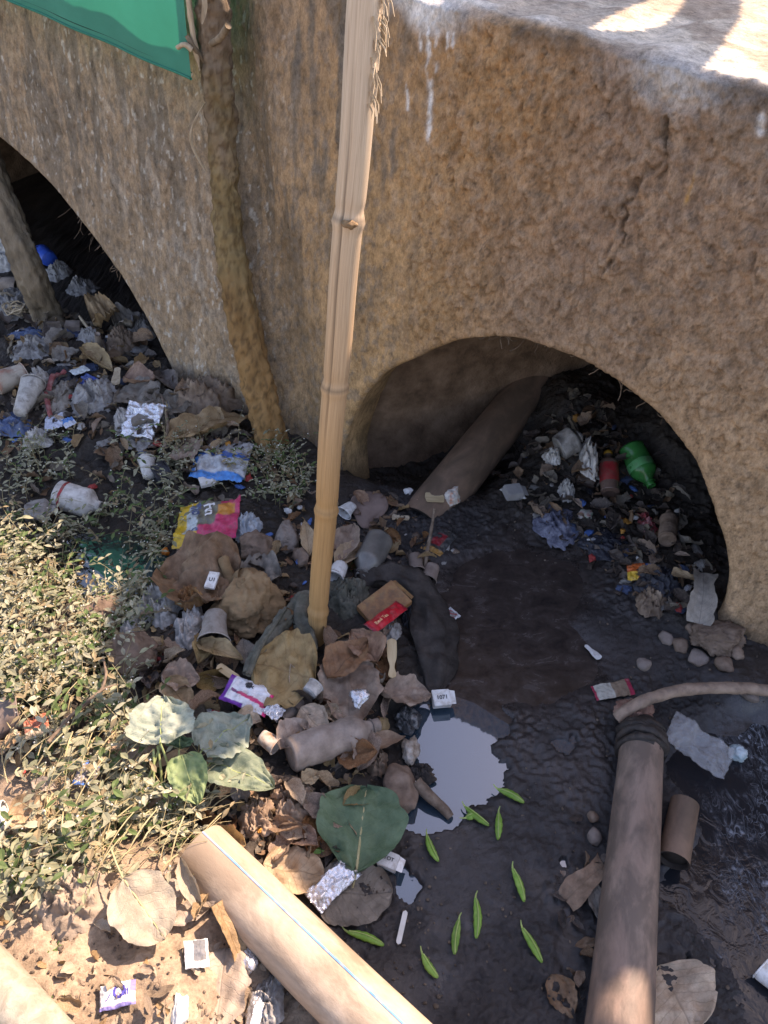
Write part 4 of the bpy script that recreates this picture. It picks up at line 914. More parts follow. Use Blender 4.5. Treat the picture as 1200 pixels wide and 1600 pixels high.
def spoon(name, label, a, b, w0px, w1px, m, lift=.006, lift1=None, cat='ice-cream stick', waist=.55, th=.0018, rx=0.0):
    p0, p1 = ends(a, b, lift, lift1); L = (p1-p0).length; M = frame(p0, p1, roll=rx); W0, W1 = widthm(a, b, w0px), widthm(a, b, w1px); n = 26; up = []
    for i in range(n):
        t = i/(n-1); w = (W0 if t < .5 else W1); w = W0+(W1-W0)*float(sstep(.3, .7, np.array(t))); w *= 1-(1-waist)*math.exp(-((t-.28)/.14)**2)
        e = min(1, t/.10, (1-t)/.10); w *= math.sqrt(max(0, 1-(1-e)**2)) if e < 1 else 1; up.append((L*t, w/2))
    poly = [(x, y) for x, y in up]+[(x, -y) for x, y in up[::-1]]; N = len(poly); V = [(x, y, th) for x, y in poly]+[(x, y, 0) for x, y in poly]
    Fc = [tuple(range(N))[::-1], tuple(range(N, 2*N))]+[(i, (i+1) % N, N+(i+1) % N, N+i) for i in range(N)]
    o = mesh(name, V, Fc, m, smooth=False); o.matrix_world = M; return tag(o, label, cat)
def stone(name, label, c, wpx, hpx, hh, m=None, seed=1, sub=4, cat='stone', group=None):
    return crumple(name, label, c, wpx, hpx, hh, m or M_STONE, .22, 1.3, seed, sub, cat, group, ridge=False)
def twig(name, label, pts, r, m=None, lift=.008, cat='twig', wob=.0015, seed=1, lifts=None, n=8):
    P = spline([ground(x, y, lift if lifts is None else lifts[i]) for i, (x, y) in enumerate(pts)], 7); org = P[0]
    R = [r*(1-.45*i/len(P)) for i in range(len(P))]; V, Fc = tube(P, R, n, wob, seed); o = mesh(name, [v-org for v in V], Fc, m or M_TWIG); o.location = org; return tag(o, label, cat)
def strip(name, label, pts, w, m, cat='rag', lifts=None, lift=.02, wr=.25, seed=1, nv=13, thick=.55):
    P = spline([ground(x, y, (lifts[i] if lifts else lift)) for i, (x, y) in enumerate(pts)], 12); n = 16
    W = w if hasattr(w, '__len__') else [w]*len(pts); R = []
    for i in range(len(P)):
        t = i/(len(P)-1)*(len(W)-1); a = int(min(t, len(W)-2)); R.append(W[a]+(W[a+1]-W[a])*(t-a))
    V, Fc = tube(P, R, 22, 0, seed, True, lambda i, th: .16*math.sin(5*th+i*.12)+.10*math.sin(9*th-i*.2+seed)+.06*math.sin(14*th+i*.4), thick)
    A = np.array(V); A += (.012*wr*4*fbm(A[:, 0]*30, A[:, 1]*30, A[:, 2]*30, 3, seed))[:, None]*np.array((0, 0, 1)); org = P[0]
    o = mesh(name, A-np.array(org), Fc, m); o.location = org; return tag(o, label, cat)

def film(name, label, c, wpx, hpx, hh, m, seed=1, cat='bag', lift=0.0, rot=0.0, amp=.40, freq=4.4, group=None):
    """a loose crumpled sheet: domed, creased, its ragged edge resting on the ground"""
    p = ground(c[0], c[1], lift); sc = depth(p)/F; rx = wpx*sc/2*1.08; ry = hpx*sc/2/max(.55, SP)*1.08; nr_, nt = 24, 64
    r, t = np.meshgrid(np.linspace(.0, 1, nr_), np.linspace(0, 2*math.pi, nt, endpoint=False), indexing='ij'); r = r.ravel(); t = t.ravel()
    ed = 1+.30*fbm(np.cos(t)*1.4+seed, np.sin(t)*1.4, None, 3, seed)+.12*fbm(np.cos(t)*5+seed, np.sin(t)*5, None, 2, seed+4)
    x = r*ed*np.cos(t); y = r*ed*np.sin(t); wx = .35*fbm(x*1.5+seed, y*1.5, None, 2, seed+7); wy = .35*fbm(x*1.5+seed+9, y*1.5, None, 2, seed+8)
    cr = fbm((x+wx)*freq*.55+seed, (y+wy)*freq*.55, None, 3, seed+2, .55, ridge=True); cr2 = fbm((x+wy)*freq*1.6+seed, (y+wx)*freq*1.6, None, 2, seed+3, .5, ridge=True)
    z = hh*((1-r**2.2)*(1.0+amp*1.5*cr)+.25*amp*cr2*(1-.6*r)+.16*amp*np.abs(cr)*r)
    z = np.maximum(z, -.004); xx = x*(1+.10*cr); yy = y*(1+.10*cr2)
    A = np.stack([xx*rx, yy*ry, z], -1); Fc = []
    for i in range(nr_-1):
        for j in range(nt): q = (j+1) % nt; Fc.append((i*nt+j, (i+1)*nt+j, (i+1)*nt+q, i*nt+q))
    o = mesh(name, A, Fc, m); o.matrix_world = Matrix.Translation(p) @ Matrix.Rotation(rot, 4, 'Z'); return tag(o, label, cat, group)
# ------------------------------------------------------------------ printed packets
YE, PK, MG, WH = (.80, .50, .03), (.72, .06, .16), (.62, .02, .13), (.62, .62, .60)
def snack(u, v):
    if u < .30+.12*(1-v): return YE if not (.25 < v < .9 and u > .14+.05*v) else (.60, .66, .66)
    if u < .66 and v > .36+.1*(u-.3): return (.16+.1*((u*9+v*3) % 1), .15+.09*((u*9+v*3) % 1), .14)
    if u > .62 and v > .5 and (u-.76)**2+(v-.72)**2 < .03: return (.75, .30, .06)
    if (u-.68)**2+(v-.62)**2 < .006: return (.75, .55, .06)
    return PK if v > .1 else MG
printed('snack_pouch', 'yellow and pink snack pouch lying open on the weeds', (275, 822), (373, 806), 62, snack, amp=.010, puff=.008, seed=4, lift=.035, lift1=.05,
        text=(('Fun', .40, .90, .042, -1.3, M_INKW), ('flip', .19, .92, .042, -1.3, M_INKN), ('S', .25, .30, .036, -1.3, M_INKN)))
BL = (.03, .17, .55)
def bluepack(u, v):
    if u < .07: return (.03, .25, .65)
    if v < .16: return (.04, .28, .68)
    if .52 < v < .64: return BL
    if v > .93 and u < .35: return BL
    return (.60, .62, .63) if v < .52 else (.47, .46, .45)
printed('detergent_packet', 'blue-striped white packet crumpled at the foot of the tree post', (306, 715), (388, 722), 60, bluepack, amp=.012, puff=.010, seed=9, lift=.02, lift1=.03)
PU = (.17, .03, .30)
def candy(u, v):
    if u < .10: return PU
    if abs(v-(.42-.25*(u-.3))) < .05+.02*u and u > .15: return (.16, .05, .14) if u < .3 else MG
    if u > .93: return (.75, .02, .16)
    if v < .10 and u < .5: return PU
    if (u-.45)**2*2+(v-.78)**2 < .012: return (.04, .035, .04)
    return (.66, .66, .68)
printed('candy_wrapper', 'purple and white sweet wrapper beside the ochre leaf', (352, 1072), (424, 1098), 42, candy, amp=.006, puff=.007, seed=12, lift=.062, lift1=.055, text=(('Bix', .40, .66, .014, 0.0, M_INK),))
printed('silver_wrapper_end', 'small crumpled silver paper end beside the purple wrapper', (415, 1103), (440, 1118), 22, lambda u, v: (.55, .55, .55), amp=.008, puff=.005, seed=13, lift=.055, m=M_FOIL)
def tray(u, v): 
    if v > .93: return (.06, .22, .25)
    return (.24+.06*math.sin(u*9), .105, .04)
tr_b = carton('snack_carton', 'brown open carton holding a red packet beside the dark sack', (600, 948), (.118, .078, .018), .75, mat('carton_brown', [(.13, .06, .03), (.25, .12, .05), (.32, .2, .08)], 30, .5, .4, dirt=.3), 3, (.12, -.1), lift=.03)
rp = printed('red_packet', 'red sweet packet with gold lettering lying on the brown carton', (578, 982), (628, 945), 20, lambda u, v: (.60, .015, .03) if .06 < u < .94 else (.35, .01, .03), amp=.003, puff=.006, seed=5, lift=.062, lift1=.068,
        text=(('Real Tea', .14, .34, .013, 0.0, M_GOLD),))
def sach(u, v): return (.50, .50, .50) if (u < .12 or u > .88 or v < .12 or v > .88) else ((.30, .04, .05) if ((u*3.1+v*2.3) % 1) < .4 else (.25, .25, .23))
printed('square_sachet', 'small clear square sachet on the dark water edge', (690, 970), (712, 955), 20, sach, amp=.003, puff=.003, seed=6, lift=.012)
printed('dark_sachet', 'dark sachet with red and yellow print under the long twig', (672, 862), (700, 830), 30, lambda u, v: (.30, .02, .03) if .3 < u < .8 and .3 < v < .8 else ((.40, .2, .05) if u < .2 else (.05, .05, .05)), amp=.004, puff=.003, seed=7)
printed('orange_packet', 'orange packet at the mouth of the right arch', (980, 893), (1008, 893), 26, lambda u, v: (.62, .13, .03) if v > .45 or u > .6 else (.70, .42, .05), amp=.003, puff=.004, seed=8, lift=.02)
printed('blue_sachet', 'small blue sachet in the sunlit weeds', (120, 1205), (152, 1212), 38, lambda u, v: (.06, .20, .60) if v > .82 or v < .12 else ((.20, .17, .16) if u > .45 else (.36, .33, .34)), amp=.005, puff=.005, seed=10, lift=.05)
printed('match_packet', 'white packet with violet printed loops on the sunlit soil', (156, 1562), (212, 1548), 36, lambda u, v: (.66, .64, .62) if not (v < .12 or (u > .86 and v > .5)) else (.25, .22, .48), amp=.004, puff=.006, seed=11, cat='packet', m=M_PAPER, lift=.012,
        text=(('O', .36, .32, .026, .05, M_INKB), ('llll', .62, .36, .013, .05, M_INKB), ('J', .2, .4, .012, -.6, M_INKB)))
printed('folded_card', 'folded white card with grey print beside the buff pipe', (288, 1492), (326, 1488), 44, lambda u, v: (.66, .66, .66) if not (.35 < u < .85 and .2 < v < .95) else (.20, .20, .21), amp=.003, puff=.006, seed=14, cat='card', m=M_PAPER, lift=.018, lift1=.03)
printed('dark_red_card', 'torn red and white paper scrap under the pale plant leaf', (317, 1112), (342, 1118), 18, lambda u, v: (.55, .06, .08) if u > .5 and v > .4 else (.6, .6, .6), amp=.003, puff=.003, seed=15, cat='paper', m=M_PAPER)
printed('red_strip_paper', 'red edged white paper tucked by the hose end', (928, 1083), (988, 1072), 24, lambda u, v: (.42, .04, .08) if u > .88 or u < .05 else ((.50, .47, .40) if u < .5 else (.28, .2, .14)), amp=.004, puff=.004, seed=16, cat='paper', m=M_PAPER)
printed('faded_red_leaflet', 'faded red sachet half buried in the weeds by the left edge', (38, 1140), (76, 1128), 30, lambda u, v: (.36, .11, .06) if v > .3 else (.45, .36, .26), amp=.006, puff=.004, seed=17, lift=.05)
printed('white_blue_paper', 'white paper triangle with blue corner by the round bag', (70, 662), (98, 655), 22, lambda u, v: (.58, .62, .72), amp=.004, puff=.002, seed=18, cat='paper', m=M_PAPER, lift=.03)
printed('blue_corner_paper', 'small blue and white paper scrap right of the paper triangle', (98, 664), (116, 655), 14, lambda u, v: (.10, .28, .60) if v > .5 else (.6, .62, .68), amp=.004, puff=.002, seed=19, cat='paper', m=M_PAPER, lift=.03)
printed('white_label', 'white label strip above the round grey bag', (112, 583), (136, 574), 10, lambda u, v: (.60, .66, .66), amp=.002, puff=.002, seed=20, cat='label', lift=.03)
printed('blue_wrapper', 'bright blue wrapper folded beside the white label strip', (126, 600), (146, 588), 16, lambda u, v: (.03, .09, .42) if v < .5 else (.10, .18, .48), amp=.006, puff=.004, seed=21, lift=.02)
# silver foil wrappers
fl = lambda u, v: (.6, .6, .62)
printed('silver_wrapper', 'long silver foil wrapper lying under the green leaf stalk', (488, 1412), (552, 1352), 40, fl, amp=.010, puff=.007, seed=22, m=M_FOIL, bend=-.6, lift=.018)
printed('silver_foil', 'triangular silver foil wrapper in the litter before the left pier', (208, 682), (232, 630), 46, fl, amp=.012, puff=.006, seed=23, m=M_FOIL, lift=.03, lift1=.05)
crumple('foil_ball', 'small crumpled foil on the big brown curled leaf', (562, 1092), 26, 24, .012, M_FOIL, .4, 3, 4, 4, 'foil', lift=.05)
crumple('white_foil_scrap', 'crumpled white and silver paper in the soil under the buff pipe', (391, 1503), 26, 30, .015, M_FOIL, .4, 2.6, 5, 4, 'foil', lift=.01)
crumple('grey_foil_scrap', 'pale foil scrap among the leaves under the right pipe end', (402, 1578), 28, 40, .012, M_FOIL, .4, 2.6, 15, 4, 'foil', lift=.006)
# cartons with print
carton('white_box', 'small white box with black print floating at the puddle edge', (689, 1094), (.040, .036, .020), .10, M_WHITE, 1, (.25, .0), '1071', lift=.012, th=.013)
carton('white_box', 'small white box with black print beside the green leaf', (606, 1348), (.038, .030, .020), -.35, M_WHITE, 2, (.0, .1), 'TOT', lift=.008, th=.010)
carton('white_box', 'small white card box on the big dusty brown leaf', (332, 908), (.026, .045, .008), -.15, M_WHITE, 3, (.2, .0), 'U1', flap=False, lift=.075, th=.014)
carton('white_box', 'small plain white box between weeds and blue packet', (323, 755), (.040, .034, .012), .45, M_WHITE, 4, (.1, .1), lift=.03)
carton('pale_box', 'grey pale box lying in the dark right arch', (800, 775), (.05, .045, .03), .2, mat('dim_card', [(.28, .27, .26)], 40, .8, .3), 5, (.1, .1), lift=.01)
carton('square_stone', 'squarish grey stone at the foot of the left arch post', (116, 518), (.055, .05, .035), .15, M_MUDDY2, 6, (.05, .1), cat='stone', flap=False, lift=.0)
# ------------------------------------------------------------------ bottles, cups
bottle('mud_bottle', 'mud-coated plastic bottle lying across the leaves above the green leaf', (453, 1180), (592, 1132), 52, M_MUDDY2, 2, dent=.2, neck=.17, waist=.06, lift=.05)
bottle('glass_bottle', 'grey glass bottle with rubber band lying beside the bamboo', (594, 842), (563, 902), 42, M_GLASSB, 3, dent=.0, neck=.2)
bottle('green_bottle', 'bright green plastic bottle lying inside the right arch', (985, 698), (1018, 760), 32, M_GREENB, 4, dent=.2, neck=.2, labelm=mat('green_label', [(.04, .26, .09), (.08, .34, .14)], 20, .4, .2, dirt=.3), labelspan=(.42, .60))
bottle('red_label_bottle', 'small bottle with red label and yellow cap inside the right arch', (953, 772), (950, 708), 30, mat('amber_plastic', [(.10, .06, .045), (.17, .11, .09)], 20, .3, .2, spec=.6), 5, cap=M_YEL, labelm=M_RED, dent=.1, neck=.14, labelspan=(.25, .68))
bottle('clear_bottle', 'grey clear plastic bottle lying deep in the right arch', (872, 700), (908, 680), 30, M_BAGG, 6, dent=.4, neck=.18)
bottle('clear_bottle', 'dull clear bottle with red band half sunk in the weeds', (90, 772), (158, 792), 32, M_BAGW, 7, dent=.35, neck=.16, labelm=M_RED, labelspan=(.16, .22), ring=False)
bottle('clear_bottle', 'dusty flattened bottle in the weeds below the red-banded one', (40, 800), (88, 795), 28, M_BAGG, 8, dent=.5, neck=.2, ring=False, squash=.7)
bottle('brown_bottle', 'mud-brown ribbed bottle upright at the right side of the arch', (1043, 845), (1046, 800), 30, M_MUDDY, 9, dent=.2, neck=.15, waist=.1, ring=False, lift=.04)
cup('ribbed_cup', 'ribbed grey plastic cup lying beside the ochre leaf', (492, 1073), (436, 1122), 13, 21, M_MUDDY2, 2, ribs=6)
cup('clear_cup', 'squashed clear plastic cup with its rim toward the viewer', (338, 960), (334, 1003), 17, 24, M_CUP, 3, lift=.05)
cup('paper_cup', 'white paper cup behind the bamboo base', (533, 883), (522, 903), 11, 15, M_WHITE, 4, lift=.03)
cup('paper_cup', 'crumpled white cup in front of the arch reveal', (551, 790), (537, 802), 10, 14, M_WHITE, 5, squash=.7, lift=.02)
cup('paper_cup', 'orange-stained white cup beside the mud bottle', (408, 1150), (432, 1166), 11, 14, mat('stained_cup', [(.35, .15, .06), (.6, .5, .4), (.66, .62, .55)], 50, .6, .2), 6, lift=.04)
cup('small_cup', 'pinkish paper cup on the mud beside the long twig', (648, 868), (652, 892), 10, 12, M_CUPB, 7, lift=.015)
cup('small_cup', 'brown tipped cup just right of the long twig', (677, 884), (669, 906), 11, 13, M_CUPB, 8, lift=.015)
cup('white_cup', 'tapered white cup lying in the litter at the left edge', (32, 645), (52, 598), 11, 19, M_BAGW, 9, lift=.05, ribs=9)
cup('red_cup', 'beige cup with faded red side at the left edge', (-8, 600), (38, 582), 20, 17, mat('redbeige_cup', [(.42, .14, .09), (.42, .36, .29), (.46, .41, .34)], 14, .6, .3, dirt=.2), 10, lift=.04)
cup('blue_cup', 'bright blue cup in the dark behind the left arch post', (78, 405), (64, 396), 12, 14, mat('blue_plastic', [(.02, .10, .50)], 30, .4, .2), 11, lift=.05)
cup('beige_roll', 'beige rolled tube at the far left edge', (-20, 440), (30, 446), 12, 12, M_MUDDY2, 12, lift=.04)
cup('round_tub', 'brown tub with tan lid in the sunlit weeds at left edge', (-20, 1130), (34, 1112), 30, 32, M_CUPB, 13, lift=.03)
cup('tape_roll', 'small grey paper roll resting beside the brown curled leaf', (482, 1084), (494, 1070), 12, 13, M_BAGW, 14, lift=.05)
cup('dark_cup', 'dark cup lying in the litter left of the white cup stack', (240, 745), (262, 735), 18, 20, M_BLKBAG, 15, lift=.02)
cup('small_white_tub', 'small white yogurt tub with yellow print in the weeds', (233, 745), (229, 718), 9, 13, M_WHITE, 16, lift=.03)
cup('white_edge_cup', 'bright white cup cut off by the left edge in the sun', (-30, 1290), (8, 1275), 20, 24, M_WHITE, 17, lift=.03)
cup('white_edge_cup', 'white cup cut off by the lower right edge beside the stream', (1225, 1545), (1190, 1512), 15, 20, M_WHITE, 18, lift=.03)
# ------------------------------------------------------------------ bags and crumpled things
def bag(label, c, w, h, hh, m, seed, amp=.38, f=1.8, cat='bag', lift=0.0, rot=0.0, name='plastic_bag', sub=5):
    if m in (M_MUDDY, M_MUDDY2) or cat in ('clod', 'husk', 'scrap') or sub < 5: return crumple(name, label, c, w, h, hh, m, amp, f, seed, sub, cat, lift=lift, rot=rot)
    return film(name, label, c, w, h, hh*1.25, m, seed, cat, lift, rot)
bag('round dusty grey bag tied in a ball in the litter', (150, 628), 70, 58, .05, M_BAGG, 31, .2, 1.6)
bag('flattened crumpled grey bag below the left arch post', (55, 548), 66, 42, .035, M_BAGG, 32, .3, 1.8)
bag('pinkish brown crumpled bag at the mouth of the left arch', (192, 542), 50, 36, .05, M_BAGB, 33, .35)
bag('grey film caught behind the pinkish bag', (222, 522), 42, 34, .05, M_BAGG, 34, .4)
bag('brown crumpled bag heaped against the wall beside the tree post', (325, 632), 104, 62, .065, M_BAGB, 35, .42, 1.9)
bag('grey clear film bag standing between brown bag and tree post', (372, 606), 52, 44, .07, M_BAGG, 36, .4, 1.7)
bag('pale folded paper under the film bag by the tree post', (374, 634), 44, 22, .02, M_BAGW, 37, .35, 2)
bag('grey clear plastic sheet below the triangular foil', (222, 690), 58, 28, .018, M_BAGG, 38, .4, 2)
bag('bluish white plastic bag right of the snack pouch', (384, 828), 40, 44, .035, mat('bluewhite_bag', [(.30, .38, .45), (.46, .52, .56), (.56, .60, .62)], 60, .45, .5, 70, .004, dirt=.25, dirtcol=(.2, .17, .14)), 39, .42)
wb = bag('dirty white bag with cyan bars beside the brown sheet', (250, 952), 64, 62, .05, M_BAGW, 40, .33, 1.6)
Mi = wb.matrix_world; cy = mat('cyan_print', [(.02, .28, .42)], 40, .5, .2)
dg_ = wb.data
def on_top(o, x, y):
    best = None
    for v in o.data.vertices:
        d2 = (v.co.x-x)**2+(v.co.y-y)**2
        if v.co.z > 0 and (best is None or d2 < best[0]): best = (d2, v.co)
    return best[1]
for i in range(6):
    pts = [Vector(on_top(wb, -.012+i*.0105, .032+.010*t))+Vector((0, 0, .0015)) for t in (0, .5, 1.0)]
    V, Fc = tube(pts, .0032, 6, flat=.5); mesh('cyan_bar', V, Fc, cy, wb)
bag('translucent white bag slumped below the cyan-barred bag', (296, 985), 46, 56, .04, M_BAGW, 41, .4, 1.7)
bag('orange brown crumpled peel on top of the white bags', (298, 938), 40, 24, .03, mat('orange_peel', [(.16, .07, .03), (.30, .15, .06), (.40, .24, .10)], 40, .7, .5), 42, .45, 2.4, 'peel', .03)
bag('small pale bag on the left of the white bags', (208, 982), 34, 38, .03, M_BAGW, 43, .35, 2)
bag('heart-shaped clod of mud coated plastic in the weeds', (162, 970), 66, 44, .04, M_MUDDY, 44, .25, 1.3)
bag('round mud-brown bundle at the edge of the weeds', (212, 1032), 76, 52, .05, M_MUDDY, 45, .2, 1.4)
bag('dark teal bag sunk in the pool between the weeds', (246, 890), 40, 50, .02, mat('teal_bag', [(.012, .035, .035), (.02, .055, .05), (.05, .10, .09)], 40, .3, .5), 46, .4)
bag('orange scrap beside the weed pool', (258, 865), 13, 10, .012, mat('orange_bit', [(.60, .18, .02)], 60, .5, .2), 47, .3, 2, 'scrap', .01, 0, 'orange_scrap', 3)
bag('brown ball of dried mud below the bluish bag', (400, 862), 50, 42, .04, M_MUDDY, 48, .2, 1.5, 'clod', 0, 0, 'mud_ball')
bag('domed grey husk with a brown rim left of the bamboo', (449, 846), 34, 36, .035, M_MUDDY2, 49, .15, 2.2, 'husk', 0, 0, 'husk')
bag('small dark husk behind the bamboo foot', (472, 876), 24, 24, .025, M_MUDDY, 50, .25, 2, 'husk', 0, 0, 'husk', 4)
bag('grey and red crumpled tissue below the red packet', (605, 985), 40, 40, .025, M_BAGG, 51, .5, 2.2, 'tissue', .01, 0, 'tissue')
bag('black crumpled film wad right of the red packet', (636, 962), 34, 40, .03, M_BLKBAG, 52, .45, 2.2)
bag('red and white crumpled paper resting on the culvert pipe foot', (706, 781), 28, 24, .03, mat('redwhite', [(.45, .12, .05), (.52, .47, .4), (.6, .56, .5)], 60, .8, .4), 53, .4, 2.2, 'paper', .01, 0, 'crumpled_paper', 4)
bag('small red and white crumpled paper left of the culvert pipe foot', (656, 787), 18, 14, .016, mat('redwhite2', [(.5, .05, .04), (.55, .5, .42)], 60, .8, .4), 54, .4, 2.2, 'paper', .0, 0, 'crumpled_paper', 4)
bag('grey dried seaweed-like film draped on the culvert pipe foot', (712, 757), 40, 24, .03, M_BAGG, 55, .55, 2.5)
bag('tiny white crumpled paper in front of the dark reveal', (637, 770), 18, 12, .014, M_WHITE, 56, .5, 2.2, 'paper', .0, 0, 'crumpled_paper', 3)
bag('white crumpled bag deep in the right arch', (862, 718), 24, 20, .03, M_BAGW, 57, .45, 2, lift=.01)
bag('long grey-white film hanging in the right arch beside the red label bottle', (918, 722), 26, 56, .05, M_BAGW, 58, .35, 1.5)
bag('mottled white bag at the left of the black water in the arch', (884, 771), 26, 28, .03, M_BAGW, 59, .3, 1.6)
bag('long wet bluish plastic film trailing into the black pool', (868, 822), 60, 70, .02, mat('wet_film', [(.05, .055, .08), (.12, .125, .17), (.24, .25, .31)], 30, .25, .7, 60, .006), 60, .55, 2)
bag('small wrapper ball with red and green marks in the dark pool', (914, 806), 26, 16, .015, mat('motley', [(.4, .04, .03), (.45, .43, .38), (.08, .2, .08)], 50, .5, .4), 61, .4, 2.2, 'wrapper', .0, 0, 'wrapper_ball', 4)
bag('red and pink torn film at the right of the dark pool', (1010, 822), 26, 40, .025, mat('pinkred', [(.35, .03, .04), (.3, .06, .06), (.45, .3, .3)], 30, .5, .5), 62, .45, 2)
bag('black plastic bag lying in the arch pool', (948, 850), 90, 44, .012, M_BLKBAG, 63, .35, 1.6)
bag('dark navy bag slumped under the right side of the arch', (1030, 910), 70, 46, .03, M_BLKBAG, 64, .35, 1.8)
bag('brown folded cloth slumped at the mud edge below the orange packet', (1015, 945), 44, 40, .03, M_BAGB, 65, .4, 1.6, 'cloth', .0, 0, 'brown_cloth')
bag('dark brown wad of roots at the foot of the right pier', (1120, 1000), 90, 44, .03, M_MUDDY, 66, .4, 2.6, 'clod', .0, 0, 'root_clod')
bag('grey torn bag at the left edge beside the arch post', (14, 412), 60, 44, .05, M_BAGW, 67, .42, 2)
bag('muddy grey heap of bags around the left arch post', (22, 478), 80, 60, .04, M_BAGG, 68, .4, 1.8)
bag('blue plastic sheet crumpled in front of the left arch', (70, 524), 110, 26, .02, M_BLUEBAG, 69, .4, 2)
bag('blue-grey wet bag at the left edge below the white cup', (18, 665), 60, 44, .02, M_BLUEBAG, 70, .45, 2)
bag('black crumpled bag behind the round grey bag', (100, 585), 60, 28, .02, M_BLKBAG, 71, .45, 2)
bag('torn tray with a red rim left of the round grey bag', (96, 620), 40, 70, .02, mat('pink_tray', [(.20, .17, .14), (.34, .30, .25), (.42, .36, .31)], 30, .6, .4, dirt=.2), 72, .25, 1.6, 'tray', .0, 0, 'torn_tray')
strip('red_rim_strip', 'curled red edging round the torn tray', [(80, 655), (74, 620), (82, 592), (102, 580)], [.006, .008, .008, .006], mat('faded_red', [(.16, .04, .04), (.30, .08, .075), (.34, .2, .18)], 40, .7, .4), 'strip', lift=.03)
printed('clear_bag', 'clear crumpled bag lying in the water right of the brown pipe', (1046, 1132), (1140, 1196), 50, lambda u, v: (.5, .48, .45), amp=.012, puff=.012, seed=44, m=M_CLEAR, lift=.035, lift1=.04, cat='bag')
bag('white and cyan crumpled cup floating right of the clear bag', (1152, 1180), 26, 18, .018, mat('white_cyan', [(.30, .45, .5), (.6, .64, .64)], 80, .5, .3), 74, .35, 2.2, 'wrapper', .012, 0, 'wrapper_ball', 4)
bag('brown tied cloth knotted round the hose joint', (992, 1116), 56, 30, .028, mat('tie_cloth', [(.17, .085, .06), (.27, .15, .11), (.34, .21, .16)], 30, .9, .7, 160), 75, .4, 2.2, 'cloth', .03, 0, 'tied_cloth')
bag('dark brown crumpled leaf wad in the puddle by the white strip', (655, 1212), 44, 26, .018, M_DARKRAG, 76, .4, 2, 'leaf wad', .0, 0, 'leaf_wad')
bag('pale crumpled shell-like wrapper at the puddle edge', (642, 1178), 28, 36, .018, mat('shellwrap', [(.16, .11, .07), (.34, .28, .22), (.48, .44, .38)], 50, .4, .5), 77, .45, 2.2, 'wrapper', .005, 0, 'shell_wrapper', 4)
bag('black and white curled film at the top left of the puddle', (638, 1124), 40, 30, .02, mat('bwfilm', [(.02, .02, .022), (.05, .05, .05), (.35, .34, .32)], 40, .35, .5), 78, .5, 2)
bag('pinkish crumpled leaf ball beside the mud bottle neck', (592, 1192), 34, 30, .022, M_BAGB, 79, .35, 2, 'leaf wad', .005, 0, 'leaf_wad')
bag('crumpled brown paper wad below the mud bottle', (450, 1252), 66, 56, .03, M_BAGB, 80, .4, 1.6, 'paper', .0, 0, 'crumpled_paper')
bag('brown wad of leaf above the buff pipe end', (402, 1276), 56, 44, .03, M_BAGB, 81, .42, 1.7, 'leaf wad', .0, 0, 'leaf_wad')
bag('dusty brown crumpled leaf mass in the sun left of the pale leaf', (118, 1405), 110, 76, .03, ML['dust'], 82, .35, 1.5, 'leaf wad', .0, .3, 'leaf_wad')
bag('pale crumpled paper at the bottom under the grey leaf', (282, 1590), 28, 40, .015, M_WHITE, 83, .4, 2, 'paper', .005, 0, 'crumpled_paper', 4)
bag('crumpled grey cloth in the shade under the buff pipe', (418, 1560), 50, 60, .02, M_BAGG, 84, .4, 2)
for i_, (lab_, c_, w_, h_, hh_, m_) in enumerate((('white torn bag deep behind the left arch post', (20, 385), 50, 36, .05, M_BAGW), ('pale bag under the blue cup in the left arch', (92, 430), 34, 30, .04, M_BAGW), ('grey bag in the dark throat of the left arch', (130, 455), 50, 30, .04, M_BAGG),
    ('white bag squashed beside the square stone', (140, 530), 30, 22, .03, M_BAGW), ('pale grey bag below the triangular paper', (60, 690), 46, 26, .03, M_BAGW), ('whitish bag between white cup and torn tray', (64, 600), 30, 28, .04, M_BAGW), ('pale film at the foot of the pier near the arch', (262, 650), 36, 30, .03, M_BAGG), ('white crumpled bag left of the foil wrapper', (196, 660), 34, 34, .035, M_BAGW))):
    bag(lab_, c_, w_, h_, hh_, m_, 140+i_)
# sack with a neck
sk = empty('coir_sack', Matrix.Translation(ground(385, 955, 0)), 'brown fibrous sheath with a narrow neck standing in the heap', 'husk'); o_ = sk.location.copy()
A, Fi = ico(5); A = A.copy(); A *= facet(A, .3, 2.0, 90)[:, None]
A = A*np.array((.075, .105, .055)); A[:, 2] = np.maximum(A[:, 2], -.03)+.035; A[:, 0] *= 1-.35*np.clip(A[:, 1]/.1, -1, 1); mesh('sheath_body', A, Fi, M_COIR, sk)
P = spline([Vector((-.01, .05, .06)), ground(362, 905, .06)-o_, ground(352, 884, .085)-o_, ground(349, 874, .09)-o_], 6); V, Fc = tube(P, [.030, .028, .026, .024, .022, .020, .018, .016, .015, .014, .0135, .013, .013, .013, .013, .0135, .014, .014, .0145][:len(P)], 14, .004, 4, False); mesh('sheath_neck', V, Fc, M_COIR, sk)
P0, P1 = P[-1], P[-2]; A, Fc = lathe([(0, .0145), (.001, .007), (-.02, .006), (-.021, .0005)], 14); M0 = frame(P1, P0); M0.translation = P0; mesh('neck_opening', [M0 @ Vector(v) for v in A], Fc, M_PIPEIN, sk)
A, Fi = ico(4); kk = 1+.3*fbm(A[:, 0]*2, A[:, 1]*2, A[:, 2]*2, 3, 8); mesh('knob', [(ground(383, 918, .075)-o_)+Vector(v)*.022*f for v, f in zip(A, kk)], Fi, M_COIR, sk)
